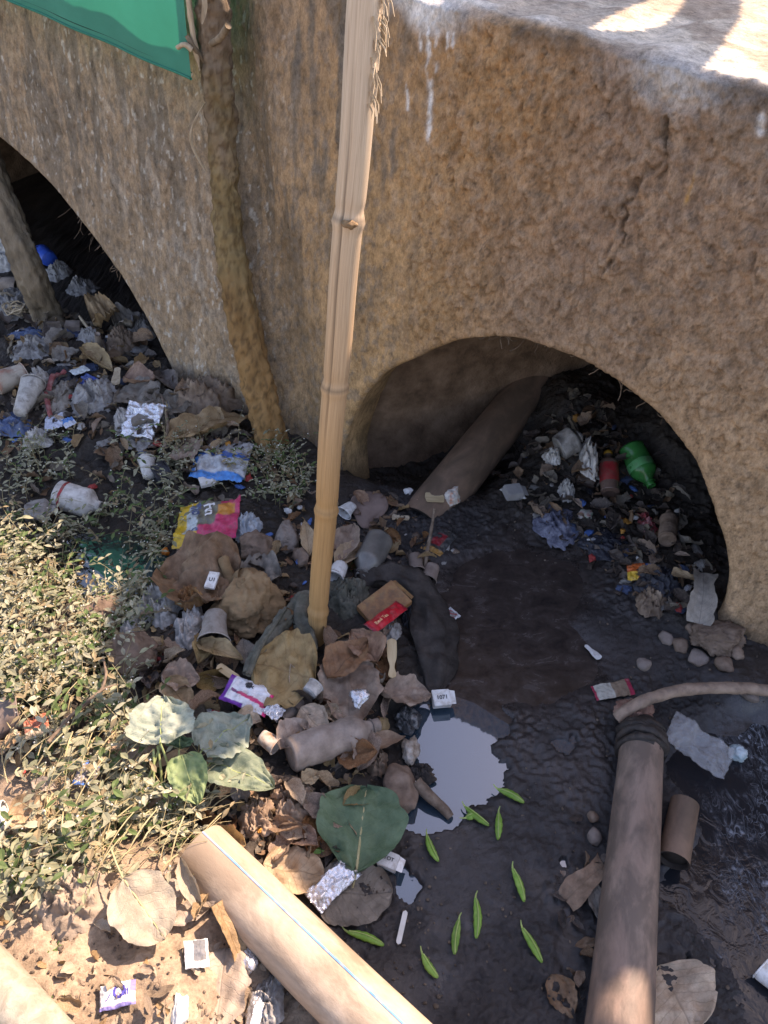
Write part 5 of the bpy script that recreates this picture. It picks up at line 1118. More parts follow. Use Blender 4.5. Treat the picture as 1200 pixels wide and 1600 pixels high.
# rag tied at the bamboo, dark sack
strip('grey_rag', 'long grey-green rag wound round the bamboo foot', [(385, 1052), (405, 1018), (430, 985), (455, 955), (478, 938), (505, 945)], [.012, .014, .018, .02, .022, .018], M_RAG, lifts=[.05, .055, .06, .06, .06, .05], seed=2)
strip('grey_rag', 'second rag tail hanging down beside the bamboo foot', [(480, 930), (472, 965), (482, 1000), (488, 1020)], [.018, .02, .02, .012], M_RAG, lifts=[.07, .06, .05, .04], seed=3)
bag('flat grey-green cloth pad right of the bamboo foot', (542, 935), 62, 60, .035, M_RAG, 91, .22, 1.4, 'cloth', .0, .3, 'cloth_pad')
strip('dark_sack', 'dark wet sacking curving from the cloth pad to the puddle', [(560, 905), (600, 898), (640, 912), (665, 950), (678, 1000), (680, 1045), (676, 1085)], [.03, .04, .048, .058, .058, .042, .014], M_DARKRAG, 'sack', lifts=[.02, .02, .015, .012, .01, .005, .0], seed=5, thick=.62)
# ------------------------------------------------------------------ sticks, stones, twigs, pods
spoon('ice_cream_spoon', 'pale wooden ice-cream spoon lying below the grey tissue', (613, 1060), (612, 998), 13, 15, M_WOOD, .05, .055)
spoon('flat_stick', 'rounded wooden stick end poking out above the purple wrapper', (372, 1062), (340, 1040), 12, 12, M_WOOD, .04, .045, waist=1.0)
spoon('white_stick', 'white flat stick lying on the wet mud near the pods', (622, 1476), (634, 1423), 8, 8, mat('white_wood', [(.5, .48, .42), (.62, .6, .55)], 40, .7, .3), .01, waist=1.0, cat='stick')
spoon('wood_strip', 'pale wood strip standing beside the round grey bag', (180, 602), (184, 574), 12, 9, M_PALE, .03, .05, waist=1.0, cat='wood strip')
spoon('white_peg', 'white forked plastic peg lying on the wet film', (938, 1030), (914, 1008), 9, 5, M_WHITE, .008, waist=1.0, cat='peg')
spoon('orange_leaf_stick', 'flat orange-brown oval chip against the culvert pipe foot', (664, 777), (694, 778), 14, 14, M_WOOD, .03, waist=1.0, cat='wood chip')
spoon('bone_stick', 'pale knobbed stick on the mud behind the glass bottle', (612, 808), (640, 810), 9, 7, M_PALE, .008, waist=.8, cat='stick')
twig('long_twig', 'long thin grey twig standing in the mud beside the small cups', [(662, 898), (668, 860), (676, 815), (679, 795)], .006, lifts=[.0, .03, .05, .07])
twig('wet_stick', 'brown stick sliding into the puddle', [(650, 1222), (672, 1245), (692, 1262), (704, 1277)], .014, lifts=[.025, .018, .008, .0], cat='stick', n=14)
twig('white_strip', 'white plastic strip at the puddle edge beside the dark stone', [(610, 1203), (630, 1212), (648, 1222), (664, 1226)], .006, M_WHITE, .018, 'strip')
twig('bent_twig', 'bent pale twig rising beside the triangular foil', [(258, 700), (262, 665), (258, 640), (252, 618)], .006, lifts=[.02, .05, .05, .03])
twig('short_stub', 'short upright stub before the left arch', [(158, 552), (154, 535), (152, 522)], .016, M_MUDDY2, lifts=[.0, .05, .09], n=12)
twig('thin_stick', 'thin pale stick leaning at the mouth of the left arch', [(146, 522), (134, 508), (124, 494)], .007, M_PALE, lifts=[.02, .04, .06])
twig('red_tipped_straw', 'grey straw with red tip lying on the rag', [(388, 1055), (408, 1008), (432, 972), (446, 950)], .007, M_RAG, .075, 'straw')
twig('dry_branch', 'dry branching brown stem in the weeds above the plant', [(105, 1122), (150, 1088), (165, 1060), (162, 1030)], .004, M_TWIG, lifts=[.05, .08, .09, .08])
twig('dry_branch', 'dry stem crossing the weeds toward the left edge', [(75, 1160), (115, 1115), (160, 1078), (185, 1070)], .004, M_TWIG, lifts=[.08, .09, .09, .08])
twig('dry_branch', 'dry stalk rising beside the big plant leaves', [(228, 1262), (250, 1245), (272, 1228), (290, 1225)], .005, M_TWIG, lifts=[.03, .06, .08, .08])
stone('dark_stone', 'dark brown stone at the puddle edge beside the green leaf', (628, 1240), 54, 52, .03, M_MUDDY, 3)
stone('flat_stone', 'flat reddish stone slab before the right arch reveal', (577, 795), 50, 52, .014, mat('red_stone', [(.15, .10, .08), (.24, .165, .135)], 20, .85, .5), 4)
for i, (x, y, w, h) in enumerate(((1040, 1000, 22, 16), (1062, 1010, 26, 18), (1090, 1030, 30, 20), (1130, 1040, 26, 20), (1170, 1085, 28, 20), (1150, 1020, 22, 18), (928, 1310, 22, 18), (925, 1278, 16, 14), (945, 1345, 16, 12), (960, 1300, 14, 12), (1005, 1040, 22, 14), (1080, 985, 18, 14))):
    stone('mud_stone', ('third biggest, leftmost', 'second leftmost', 'large, nearest the root clod', 'middle', 'rightmost, by the hose,', 'upper right', 'larger upper', 'middle', 'lowest', 'right-hand', 'lone outlying', 'upper, under the arch,')[i]+(' mud-grey stone at the foot of the right pier' if x > 980 else ' stone stuck in the mud left of the brown pipe'), (x, y), w, h, .012, M_MUDDY if i % 2 else M_STONE, 20+i, 3, group='stones by the right pier' if x > 980 else 'stones by the brown pipe')
M_POD = mat('pod_green', [(.11, .26, .03), (.18, .35, .05), (.28, .43, .10)], 60, .42, .3, 200, .001, transl=.15, dirt=.14, dirtcol=(.10, .10, .05), dscale=90); M_PODIN = mat('pod_seam', [(.36, .46, .14)], 60, .5, .2)
pods = [((778,1233),(819,1254),'right shore of the puddle'),((727,1261),(764,1290),'mud tip below the puddle'),((779,1270),(778,1312),'mud right of the puddle outlet'),((667,1306),(685,1346),'mud beside the small white box'),
 ((801,1357),(819,1409),'lumpy mud, highest of the right-hand ones'),((743,1403),(744,1466),'middle of the lumpy mud, longest upright one'),((717,1437),(710,1491),'mud left of the longest upright pod'),((816,1450),(847,1504),'mud nearest the brown pipe'),
 ((660,1491),(684,1528),'lowest patch of mud'),((543,1456),(600,1477),'mud beside the buff pipe'),((470,1332),(512,1333),'leaves above the buff pipe'),((728,1278),(742,1272),'puddle outlet, half under water')]
for i, (a, b, w) in enumerate(pods):
    p0, p1 = ends(a, b, .010); L = (p1-p0).length; M = frame(p0, p1, roll=random.Random(i).uniform(-.5, .5)); root = empty('pea_pod', M, 'green pea pod lying on the '+w, 'pea pod', 'pea pods on the mud')
    n, q = 22, 14; V = []; bow = (.05, -.03, .02, -.06, .04)[i % 5]*L
    for k_ in range(n):
        t = k_/(n-1); r = .0068*max(.04, math.sin(math.pi*(.04+.92*t))**.6)*(1+.06*math.sin(t*30)); y = bow*math.sin(math.pi*t)
        for j in range(q):
            th = 2*math.pi*j/q; sq = 1-.35*math.exp(-((th-math.pi/2)/.35)**2)*(i in (5, 6, 7, 3)); V.append((L*t, y+r*math.cos(th)*1.15, r*math.sin(th)*.75*sq))
    mesh('pod_shell', V, grid_faces(n, q, True)+[tuple(range(q-1, -1, -1)), tuple(range((n-1)*q, n*q))], M_POD, root)
    pts = [(L*t, bow*math.sin(math.pi*t)+.0015, .0075*max(.04, math.sin(math.pi*(.04+.92*t))**.6)*.72) for t in np.linspace(.03, .97, 14)]
    V, Fc = tube(pts, .0011, 6); mesh('pod_seam', V, Fc, M_PODIN, root)
    V, Fc = tube([(0, 0, 0), (-.006, .001, .002), (-.012, .004, .003)], [.0022, .0014, .001], 7); mesh('pod_stalk', V, Fc, M_PODIN, root)
# coil of straw at the left
cs_ = empty('straw_coil', Matrix.Translation(ground(28, 487, .02)), 'tangled coil of pale straw beside the left arch post', 'straw')
for i in range(14):
    rr = .02+.028*random.random(); ph = random.random()*6; pts = [(rr*math.cos(a+ph)+.006*math.sin(3*a+i), rr*.9*math.sin(a+ph), .012*math.sin(2*a+i)+.015*(i % 4)/2) for a in np.linspace(0, 5.2, 16)]
    V, Fc = tube(pts, .0026, 6); mesh('straw', V, Fc, M_PALE, cs_)
rb = empty('rubber_band', Matrix.Translation(ground(588, 862, .03)), 'tan rubber band stretched over the grey glass bottle', 'rubber band'); 
pts = [(.030*math.cos(a), .022*math.sin(a)+.008*math.cos(a), .014*math.sin(a)+.012*math.cos(a)) for a in np.linspace(0, 2*math.pi, 30)]; V, Fc = tube(pts, .0022, 6); mesh('band', V, Fc, M_PALE, rb)

edge_ = pipe('pale_pole', 'sunlit cream pole cut off by the bottom left corner', onz(-60, 1475, .24), onz(130, 1690, .24), .036, .036, mat('cream_pole', [(.30, .25, .18), (.45, .39, .30)], 12, .8, .5, dirt=.4, dirtcol=(.2, .16, .11)), cat='pole')
# ------------------------------------------------------------------ leaves that can be told apart
STALKED.add(ML['green'])
leaf('green_leaf', 'large green heart-shaped leaf lying flat beside the puddle', (556, 1366), (573, 1228), 136, ML['green'], 'obov', .25, -.15, .05, .07, .07, .03, .03, stalk=.02, seed=2)
leaf('ochre_leaf', 'broad ochre dead leaf leaning against the bamboo foot', (492, 1060), (396, 1035), 112, ML['ochre'], 'broad', .3, .2, 0, .08, .08, .055, .06, seed=3, rx=-.15)
leaf('curled_leaf', 'big brown curled leaf holding a foil ball', (545, 1022), (545, 1135), 104, ML['brown'], 'broad', .9, .7, 0, .10, .12, .04, .035, seed=4)
leaf('rust_leaf', 'rust-brown pointed leaf behind the curled leaf', (512, 1060), (575, 1000), 52, ML['rust'], 'ovate', .5, .2, .25, .1, .1, .05, .055, seed=5)
leaf('rust_leaf', 'folded rust leaf under the grey tissue', (590, 1035), (548, 985), 50, ML['rust'], 'ovate', .4, .2, .4, .1, .1, .04, .05, seed=6)
leaf('brown_leaf', 'folded brown leaf touching the top of the puddle', (598, 1082), (674, 1088), 54, ML['brown'], 'ovate', .7, .3, .2, .1, .1, .03, .015, seed=7)
leaf('long_leaf', 'long brown leaf folded along the mud bottle', (528, 1190), (634, 1150), 34, ML['brown'], 'lance', .9, -.2, .3, .05, .1, .03, .02, seed=8)
leaf('grey_leaf', 'large flat grey leaf under the silver wrapper', (492, 1398), (614, 1392), 108, ML['grey'], 'broad', .15, .1, 0, .06, .08, .010, .010, seed=9)
leaf('tan_leaf', 'tan veined leaf between buff pipe and grey leaf', (410, 1352), (508, 1368), 76, ML['tan'], 'broad', .3, .2, 0, .1, .12, .015, .02, seed=10)
leaf('pale_raised_leaf', 'large pale raised leaf casting a shadow on the sunlit soil', (192, 1372), (258, 1468), 104, ML['pale'], 'broad', .2, .1, 0, .06, .06, .075, .045, stalk=.05, seed=11)
leaf('standing_leaf', 'curled pale leaf standing on edge by the buff pipe', (282, 1338), (316, 1424), 34, ML['pale'], 'lance', .9, -.3, .2, .08, .08, .055, .03, seed=12, rx=.4)
leaf('buff_leaf', 'wide buff leaf lying under the standing pale leaf', (310, 1352), (262, 1448), 96, ML['dust'], 'broad', .3, .2, 0, .1, .1, .015, .015, seed=13)
leaf('torn_leaf', 'tan leaf strip propped against the buff pipe', (338, 1412), (374, 1496), 36, ML['tan'], 'strip', .6, -.2, 0, .08, .15, .05, .025, seed=14, rx=-.6)
leaf('sunlit_leaf', 'flat tan-grey leaf on the soil at the bottom', (352, 1480), (335, 1608), 92, ML['dust'], 'broad', .2, .1, 0, .08, .15, .015, .015, seed=15)
leaf('white_leaf', 'narrow white curled leaf at the bottom edge', (275, 1562), (262, 1612), 24, ML['pale'], 'lance', .8, .2, 0, .05, .05, .012, .012, seed=16)
leaf('folded_leaf', 'folded brown leaf in the sun at the left edge', (12, 1272), (82, 1272), 56, ML['tan'], 'broad', .8, .3, .3, .1, .1, .05, .05, seed=17)
leaf('tan_leaf', 'large tan leaf lying under the brown pipe at bottom right', (1030, 1508), (1085, 1610), 130, ML['tan'], 'broad', .3, .15, 0, .06, .05, .02, .02, seed=18)
leaf('curved_leaf', 'thick brown curved leaf piece leaning on the brown pipe', (884, 1408), (946, 1352), 46, ML['brown'], 'strip', .3, -1.3, 0, .05, .05, .01, .02, seed=19)
leaf('curled_leaf', 'curled brown leaf on the mud left of the brown pipe foot', (862, 1522), (896, 1592), 48, ML['brown'], 'ovate', .8, .5, 0, .12, .1, .012, .012, seed=20)
leaf('dry_leaf', 'grey brittle leaf wedged beside the brown pipe', (922, 1372), (940, 1440), 30, ML['grey'], 'lance', .8, .3, .2, .1, .1, .03, .02, seed=21)
leaf('dry_leaf', 'small tan leaf under the brown pipe edge', (898, 1478), (938, 1470), 20, ML['brown'], 'lance', .8, .3, .2, .1, .1, .015, .015, seed=22)
leaf('standing_strip', 'tall grey leaf strip standing at the right pier', (1092, 975), (1100, 895), 42, ML['grey'], 'strip', .4, -.8, 0, .05, .1, .03, .06, seed=23)
leaf('leaf_scrap', 'pale tan strip at the right side of the arch', (1050, 893), (1092, 905), 14, ML['tan'], 'strip', .3, .2, 0, .05, .1, .05, .05, seed=24)
leaf('big_dusty_leaf', 'big dusty brown sheet-like leaf in front of the weeds', (372, 905), (252, 895), 104, ML['brown'], 'broad', .5, -.7, 0, .12, .12, .06, .06, seed=25)
leaf('dark_leaf', 'dark grey-brown leaf right of the sheath neck', (372, 898), (440, 895), 56, ML['grey'], 'broad', .5, .2, 0, .15, .15, .04, .035, seed=26)
leaf('ochre_pod_leaf', 'rolled ochre leaf left of the grey rag', (306, 1002), (380, 1030), 36, ML['ochre'], 'ovate', 1.3, .2, 0, .08, .08, .05, .05, seed=27)
leaf('brown_leaf', 'folded brown leaf below the white bags', (252, 1055), (312, 1062), 46, ML['brown'], 'broad', .7, .5, 0, .12, .1, .05, .045, seed=28)
leaf('tan_leaf', 'upright tan leaf over the pale plant', (258, 1060), (300, 1112), 50, ML['tan'], 'broad', .8, .4, 0, .1, .1, .05, .03, seed=29)
leaf('pointed_leaf', 'pointed tan leaf standing left of the bamboo', (484, 868), (476, 812), 24, ML['tan'], 'lance', .7, .2, .2, .08, .08, .03, .07, seed=30)
leaf('wedge_leaf', 'pinkish brown leaf wedge right of the bamboo', (530, 878), (552, 818), 44, ML['brown'], 'ovate', .7, .2, .2, .08, .08, .03, .045, seed=31)
leaf('tan_leaf', 'tan boat-shaped leaf behind the glass bottle', (525, 888), (572, 848), 34, ML['tan'], 'ovate', .9, .2, .2, .08, .08, .03, .025, seed=32)
leaf('fibre_scrap', 'ragged tan fibre scrap at the glass bottle base', (600, 845), (622, 836), 26, ML['tan'], 'broad', .3, .2, 0, .15, .4, .02, .02, seed=33)
leaf('arch_leaf', 'large tan-grey leaf at the mouth of the left arch', (145, 505), (186, 485), 44, ML['tan'], 'broad', .7, .3, .2, .1, .1, .05, .08, seed=34)
leaf('grey_leaf', 'dusty grey leaf behind the large arch leaf', (180, 512), (222, 492), 34, ML['grey'], 'ovate', .7, .3, .2, .1, .1, .04, .06, seed=35)
leaf('orange_leaf', 'orange-brown curled leaf near the upright stub', (128, 540), (176, 578), 24, ML['ochre'], 'ovate', 1.1, .3, .1, .08, .1, .05, .03, seed=36)
leaf('arched_leaf', 'brown arched leaf beside the black hollow of the left arch', (192, 592), (244, 588), 28, ML['rust'], 'ovate', .9, .8, .1, .08, .1, .03, .04, seed=37)
leaf('grey_slab_leaf', 'flat grey leaf right of the triangular foil', (240, 640), (300, 622), 40, ML['grey'], 'broad', .3, .2, 0, .08, .15, .03, .03, seed=38)
leaf('grey_slab_leaf', 'flat dark grey leaf left of the triangular foil', (186, 612), (244, 622), 44, ML['grey'], 'broad', .3, .2, 0, .08, .15, .03, .03, seed=39)
leaf('brown_wing_leaf', 'long brown leaf below the heaped brown bag', (258, 690), (392, 650), 40, ML['tan'], 'ovate', .6, -.3, .1, .1, .1, .03, .035, seed=40)
leaf('brown_card_leaf', 'stiff brown leaf left of the blue-striped packet', (272, 700), (312, 702), 36, ML['brown'], 'strip', .2, .1, 0, .06, .1, .03, .03, seed=41)
leaf('dark_leaf', 'dark narrow leaf against the pier base', (250, 580), (276, 610), 26, ML['dark'], 'ovate', .9, .3, .2, .1, .1, .03, .04, seed=42)
leaf('flat_grey_leaf', 'flat pale grey leaf beside the flattened bag', (82, 562), (124, 548), 20, ML['grey'], 'ovate', .4, .2, .1, .1, .1, .025, .03, seed=43)
leaf('yellow_leaf', 'small yellow-brown leaf below the mud bottle', (456, 1232), (490, 1242), 22, ML['ochre'], 'ovate', .6, .2, .1, .1, .1, .03, .03, seed=44)
leaf('yellow_leaf', 'yellow-brown leaf against the mud bottle base', (472, 1222), (500, 1205), 26, ML['ochre'], 'ovate', .6, .2, .1, .1, .1, .04, .035, seed=45)
leaf('cupped_leaf', 'cupped grey-brown leaf nested left of the mud bottle', (438, 1170), (482, 1130), 54, ML['brown'], 'broad', 1.0, .4, .1, .1, .1, .05, .05, seed=46)
leaf('brown_leaf', 'brown leaf hanging over the tape roll', (470, 1105), (512, 1150), 50, ML['tan'], 'ovate', .9, .6, .1, .1, .1, .05, .04, seed=47)
leaf('plant_shadow_leaf', 'dusty brown flat leaf beside the plant stems', (178, 1140), (236, 1190), 74, ML['brown'], 'broad', .3, .2, 0, .12, .15, .04, .04, seed=48)
leaf('tan_curl_leaf', 'tan leaf curl behind the grey plant leaf', (372, 1112), (408, 1128), 30, ML['tan'], 'ovate', .9, .4, .1, .1, .1, .06, .05, seed=49)
leaf('red_edge_leaf', 'long dry leaf with red edge behind the young leaf', (240, 1200), (296, 1168), 16, ML['tan'], 'lance', .5, .2, 0, .05, .1, .05, .06, seed=50)
leaf('side_leaf', 'narrow tan leaf in the sunlit weeds', (48, 1222), (90, 1232), 22, ML['dust'], 'lance', .5, .2, .1, .08, .1, .06, .06, seed=51)
# ------------------------------------------------------------------ young plant with large leaves
def plant_leaf(root, org, base, tip, wpx, m, seed, lb, lt, roll=.3, bend=-.3, fold=.1, shape='broad', stem_to=None, ls=.0):
    p0, p1 = ground(*base, lb), ground(*tip, lt); W = widthm(base, tip, wpx)*.92; L = (p1-p0).length*(1+bend*bend/24); M = frame(p0, p1) @ Matrix.Rotation(bend/2, 4, 'Y')
    A, Fc, UV = leaf_geo(L, W, shape, roll, bend, fold, .13, .14, seed, 36, 21); M2 = Matrix.Translation(-org) @ M
    b = mesh('leaf', [M2 @ Vector(v) for v in A], Fc, m, root, uv=UV)
    mid = [M2 @ Vector(A[i*21+10]+np.array((0, 0, .0004))) for i in range(0, 36, 3)]; V, F2 = tube(mid, [.0014*(1-.7*i/12) for i in range(12)], 6); mesh('midrib', V, F2, M_STEMG, b)
    s = ground(*stem_to, ls); P = spline([s-org, (s-org).lerp(p0-org, .5)+Vector((.004, 0, .004)), p0-org], 6); V, F2 = tube(P, [.0026-.0008*i/len(P) for i in range(len(P))], 7); mesh('petiole', V, F2, M_STEMG, b)
M_STEMG = mat('green_stem', [(.28, .34, .12), (.40, .44, .2)], 60, .55, .2)
org = ground(255, 1262, 0); pl = empty('seedling', Matrix.Translation(org), 'young plant with large pale leaves rising between weeds and buff pipe', 'plant')
plant_leaf(pl, org, (250, 1160), (256, 1088), 100, ML['dustgreen'], 3, .12, .14, .35, -.45, .14, 'cord', (268, 1228), .02)
plant_leaf(pl, org, (316, 1172), (392, 1118), 82, ML['dustgreen'], 4, .10, .10, .3, .4, .16, 'cord', (272, 1230), .02)
plant_leaf(pl, org, (284, 1180), (308, 1256), 66, ML['lime'], 5, .11, .07, .5, -.4, .1, 'heart', (274, 1232), .02)
plant_leaf(pl, org, (330, 1192), (428, 1232), 74, ML['dustgreen'], 6, .08, .07, .4, -.6, .18, 'cord', (276, 1236), .02)
plant_leaf(pl, org, (280, 1170), (282, 1150), 44, ML['green'], 7, .09, .10, .3, -.2, .1, 'ovate', (270, 1240), .02)
for i, (a, b) in enumerate((((240, 1170), (232, 1280)), ((252, 1160), (205, 1275)), ((246, 1165), (250, 1260)))):
    p, q = ground(*a, .10)-org, ground(*b, .0)-org; V, F2 = tube(spline([q, q.lerp(p, .5)+Vector((.006, 0, .006)), p], 6), .0024, 7); mesh('stem', V, F2, M_STEMG, pl)
# ------------------------------------------------------------------ fallen leaves and scraps that fill the litter
rs = random.Random(21)
def pix(p):
    dq = depth(p); return 600+F*p.x/dq, 800-F*(p-CAM).dot(Vector((0, SP, CP)))/dq
_cnt = {}
for o in LAND: _cnt[o.name.split('.')[0]] = _cnt.get(o.name.split('.')[0], 0)+1
def _centre(o):
    if o.type == 'MESH' and o.data.vertices: return o.matrix_world @ (sum((Vector(c) for c in o.bound_box), Vector())/8)
    return o.matrix_world.translation
bpy.context.view_layer.update()
MARK = [(pix(_centre(o)), o.name.replace('_', ' ')) for o in LAND if _cnt[o.name.split('.')[0]] == 1 and '.' not in o.name and o.name not in ('shade_caster', 'shade_cloth', 'culvert_wall', 'bamboo_pole', 'tree_post')]
USED = set()
def where(p, what):
    x, y = pix(p); near_ = sorted(MARK, key=lambda m: math.hypot(m[0][0]-x, (m[0][1]-y)*1.3))[:6]
    for far in ('', 'a little '):
        for (mx, my), nm in near_:
            dx, dy = x-mx, y-my
            side = ('right of' if dx > 0 else 'left of') if abs(dx) > abs(dy) else ('in front of' if dy > 0 else 'behind')
            lab = f'{what} {far}{side} the {nm}'
            if lab not in USED: USED.add(lab); return lab
    for (ax_, ay_), na in near_:
        for (bx_, by_), nb in near_:
            lab = f'{what} between the {na} and the {nb}'
            if na != nb and lab not in USED: USED.add(lab); return lab
    return what+' in the litter'
CW = {'ochre': 'ochre', 'brown': 'brown', 'tan': 'tan', 'dark': 'dark wet', 'rust': 'rust-coloured', 'grey': 'dusty grey', 'dust': 'buff', 'pale': 'pale'}
SW = {'ovate': 'pointed', 'broad': 'broad', 'lance': 'narrow'}
ZONES = [
 ('heap', [(250, 880), (420, 850), (480, 900), (470, 1000), (600, 990), (620, 1150), (560, 1240), (600, 1330), (470, 1380), (330, 1290), (380, 1200), (200, 1060)], 100, ['brown', 'tan', 'tan', 'dark', 'rust', 'ochre', 'brown', 'grey'], (26, 64), 'small dead leaf lost in the litter heap around the bamboo', 'dead leaves in the bamboo litter heap'),
 ('arch', [(0, 420), (110, 500), (200, 500), (270, 600), (400, 680), (430, 730), (260, 760), (130, 690), (0, 690)], 62, ['grey', 'dark', 'brown', 'grey', 'tan'], (18, 46), 'small dusty dead leaf in the rubbish before the left arch', 'dead leaves before the left arch'),
 ('bank', [(0, 1290), (250, 1290), (330, 1320), (420, 1520), (480, 1600), (0, 1600), (0, 1400)], 30, ['dust', 'tan', 'dust', 'pale'], (20, 52), 'small sunlit dead leaf on the dry near bank', 'dead leaves on the near bank'),
 ('foot', [(450, 740), (650, 790), (690, 880), (560, 900), (440, 880)], 22, ['brown', 'dark', 'tan', 'rust'], (16, 36), 'small dead leaf on the mud before the pier', 'dead leaves before the pier'),
 ('cave', [(770, 740), (890, 620), (940, 640), (1020, 720), (1110, 880), (1100, 960), (1010, 960), (900, 850), (800, 790)], 66, ['dark', 'grey', 'brown', 'dark'], (16, 42), 'small dim dead leaf in the rubbish inside the right arch', 'dead leaves inside the right arch'),
 ('weeds', [(0, 700), (280, 720), (430, 720), (420, 840), (200, 860), (200, 1060), (0, 1250)], 6, ['grey', 'brown', 'tan'], (20, 48), 'small dead leaf half hidden under the weeds', 'dead leaves under the weeds'),
 ('mud', [(880, 1240), (940, 1240), (930, 1600), (860, 1600)], 14, ['dark', 'brown'], (14, 34), 'small wet leaf scrap stuck in the mud by the brown pipe', 'leaf scraps beside the brown pipe')]
proto = {}
for z, poly, n, kinds, (s0, s1), label, group in ZONES:
    xs = [p[0] for p in poly]; ys = [p[1] for p in poly]; c = 0
    while c < n:
        x, y = rs.uniform(min(xs), max(xs)), rs.uniform(min(ys), max(ys))
        if not inpoly(x, y, poly): continue
        c += 1; kd = rs.choice(kinds); sh = rs.choice(['ovate', 'broad', 'lance', 'ovate']); var = rs.randrange(5)
        if (kd, sh, var) not in proto:
            A, Fc, UV = leaf_geo(1.0, rs.uniform(.5, .8) if sh != 'lance' else .38, sh, rs.uniform(.3, 1.5), rs.uniform(-.9, 1.1), rs.uniform(.05, .5), .16, .22, 100+len(proto), 18, 11)
            A[:, 2] -= A[:, 2].min(); o = mesh('dead_leaf', A, Fc, ML[kd], uv=UV); proto[(kd, sh, var)] = o.data; bpy.data.objects.remove(o)
        p = ground(x, y, rs.uniform(.0, .022)); o = bpy.data.objects.new('dead_leaf', proto[(kd, sh, var)]); COL.objects.link(o); L = rs.uniform(s0, s1)*depth(p)/F
        o.matrix_world = Matrix.Translation(p) @ Matrix.Rotation(rs.uniform(0, 6.28), 4, 'Z') @ Matrix.Rotation(rs.gauss(0, .35), 4, 'Y') @ Matrix.Rotation(rs.gauss(0, .45), 4, 'X') @ Matrix.Diagonal((L, L, L, 1))
        tag(o, where(p, f"small {CW[kd]} {SW[sh]} dead leaf"), 'leaf', group)
SCR = [
 ('arch', ZONES[1][1], 46, [M_BAGG, M_BAGW, M_BLKBAG, M_BLUEBAG, M_MUDDY2, M_BAGG], (10, 30), 'small crumpled plastic scrap in the rubbish before the left arch', 'plastic scraps before the left arch'),
 ('cave', ZONES[4][1], 46, [M_BAGG, M_BAGW, M_BLKBAG, M_BLUEBAG, M_MUDDY, M_GLASSB], (8, 26), 'small crumpled plastic scrap inside the right arch', 'plastic scraps inside the right arch'),
 ('heap', ZONES[0][1], 14, [M_MUDDY, M_BAGB, M_MUDDY2, M_MUDDY, M_BAGG], (8, 26), 'small mud-brown clod or wad in the litter heap', 'clods in the bamboo litter heap'),
 ('foot', [(560, 770), (690, 790), (730, 860), (690, 900), (600, 880)], 26, [M_MUDDY, M_BAGW, M_BAGB, M_MUDDY], (5, 14), 'tiny scrap on the bare mud before the right arch', 'scraps on the mud before the right arch'),
 ('bank', ZONES[2][1], 40, [mat('soil_clod', [(.30, .21, .14), (.40, .30, .21)], 30, .95, .6)], (6, 16), 'small dry soil clod on the near bank', 'soil clods on the near bank')]
MW_ = mat('scrap_white', [(.5, .49, .46), (.68, .67, .64)], 60, .6, .4, dirt=.25); MR_ = mat('scrap_red', [(.30, .03, .03), (.5, .06, .05)], 60, .5, .4, dirt=.25); MB_2 = mat('scrap_blue', [(.03, .10, .35), (.08, .22, .5)], 60, .5, .4, dirt=.25); MO_ = mat('scrap_orange', [(.45, .16, .03), (.6, .3, .06)], 60, .5, .4, dirt=.25)
SCR += [(z_, ZONES[i_][1], n_, [MW_, MW_, M_FOIL, MR_, MB_2, MO_, MW_], (7, 17), '', g_) for z_, i_, n_, g_ in (('arch', 1, 26, 'bright scraps before the left arch'), ('cave', 4, 22, 'bright scraps inside the right arch'), ('heap', 0, 24, 'bright scraps in the bamboo litter heap'), ('foot', 3, 10, 'bright scraps before the pier'), ('weeds', 5, 14, 'bright scraps in the weeds'))]
pro2 = {}
SCW = {'scrap_white': 'white paper', 'scrap_red': 'red wrapper', 'scrap_blue': 'blue wrapper', 'scrap_orange': 'orange wrapper', 'silver_foil': 'silver foil', 'grey_bag': 'grey plastic', 'dirty_white_bag': 'whitish plastic', 'black_bag': 'black plastic', 'blue_bag': 'bluish plastic', 'mud_coated_grey': 'mud-grey', 'mud_coated': 'mud-brown', 'brown_bag': 'brown plastic', 'grey_bottle': 'dull grey'}
for z, poly, n, ms, (s0, s1), label, group in SCR:
    xs = [p[0] for p in poly]; ys = [p[1] for p in poly]; c = 0
    while c < n:
        x, y = rs.uniform(min(xs), max(xs)), rs.uniform(min(ys), max(ys))
        if not inpoly(x, y, poly): continue
        c += 1; m = rs.choice(ms); var = rs.randrange(4); key = (m.name, var); clod = group.startswith(('clods', 'soil'))
        if key not in pro2:
            A, Fi = ico(4); A2 = A*facet(A, .3 if clod else .5, 2.0, 200+len(pro2), True)[:, None]*np.array((1, rs.uniform(.5, .9), rs.uniform(.3, .6)))
            o = mesh('scrap', A2, Fi, m); pro2[key] = o.data; bpy.data.objects.remove(o)
        p = ground(x, y, .012 if m in (MW_, MR_, MB_2, MO_, M_FOIL) else .002); o = bpy.data.objects.new('mud_clod' if clod else 'plastic_scrap', pro2[key]); COL.objects.link(o); L = rs.uniform(s0, s1)*depth(p)/F*.6
        o.matrix_world = Matrix.Translation(p) @ Matrix.Rotation(rs.uniform(0, 6.28), 4, 'Z') @ Matrix.Diagonal((L, L, L, 1)); tag(o, where(p, ('small dry soil clod' if group.startswith('soil') else 'small brown wad') if clod else f"small {SCW.get(m.name, 'crumpled')} scrap"), 'clod' if clod else 'scrap', group)
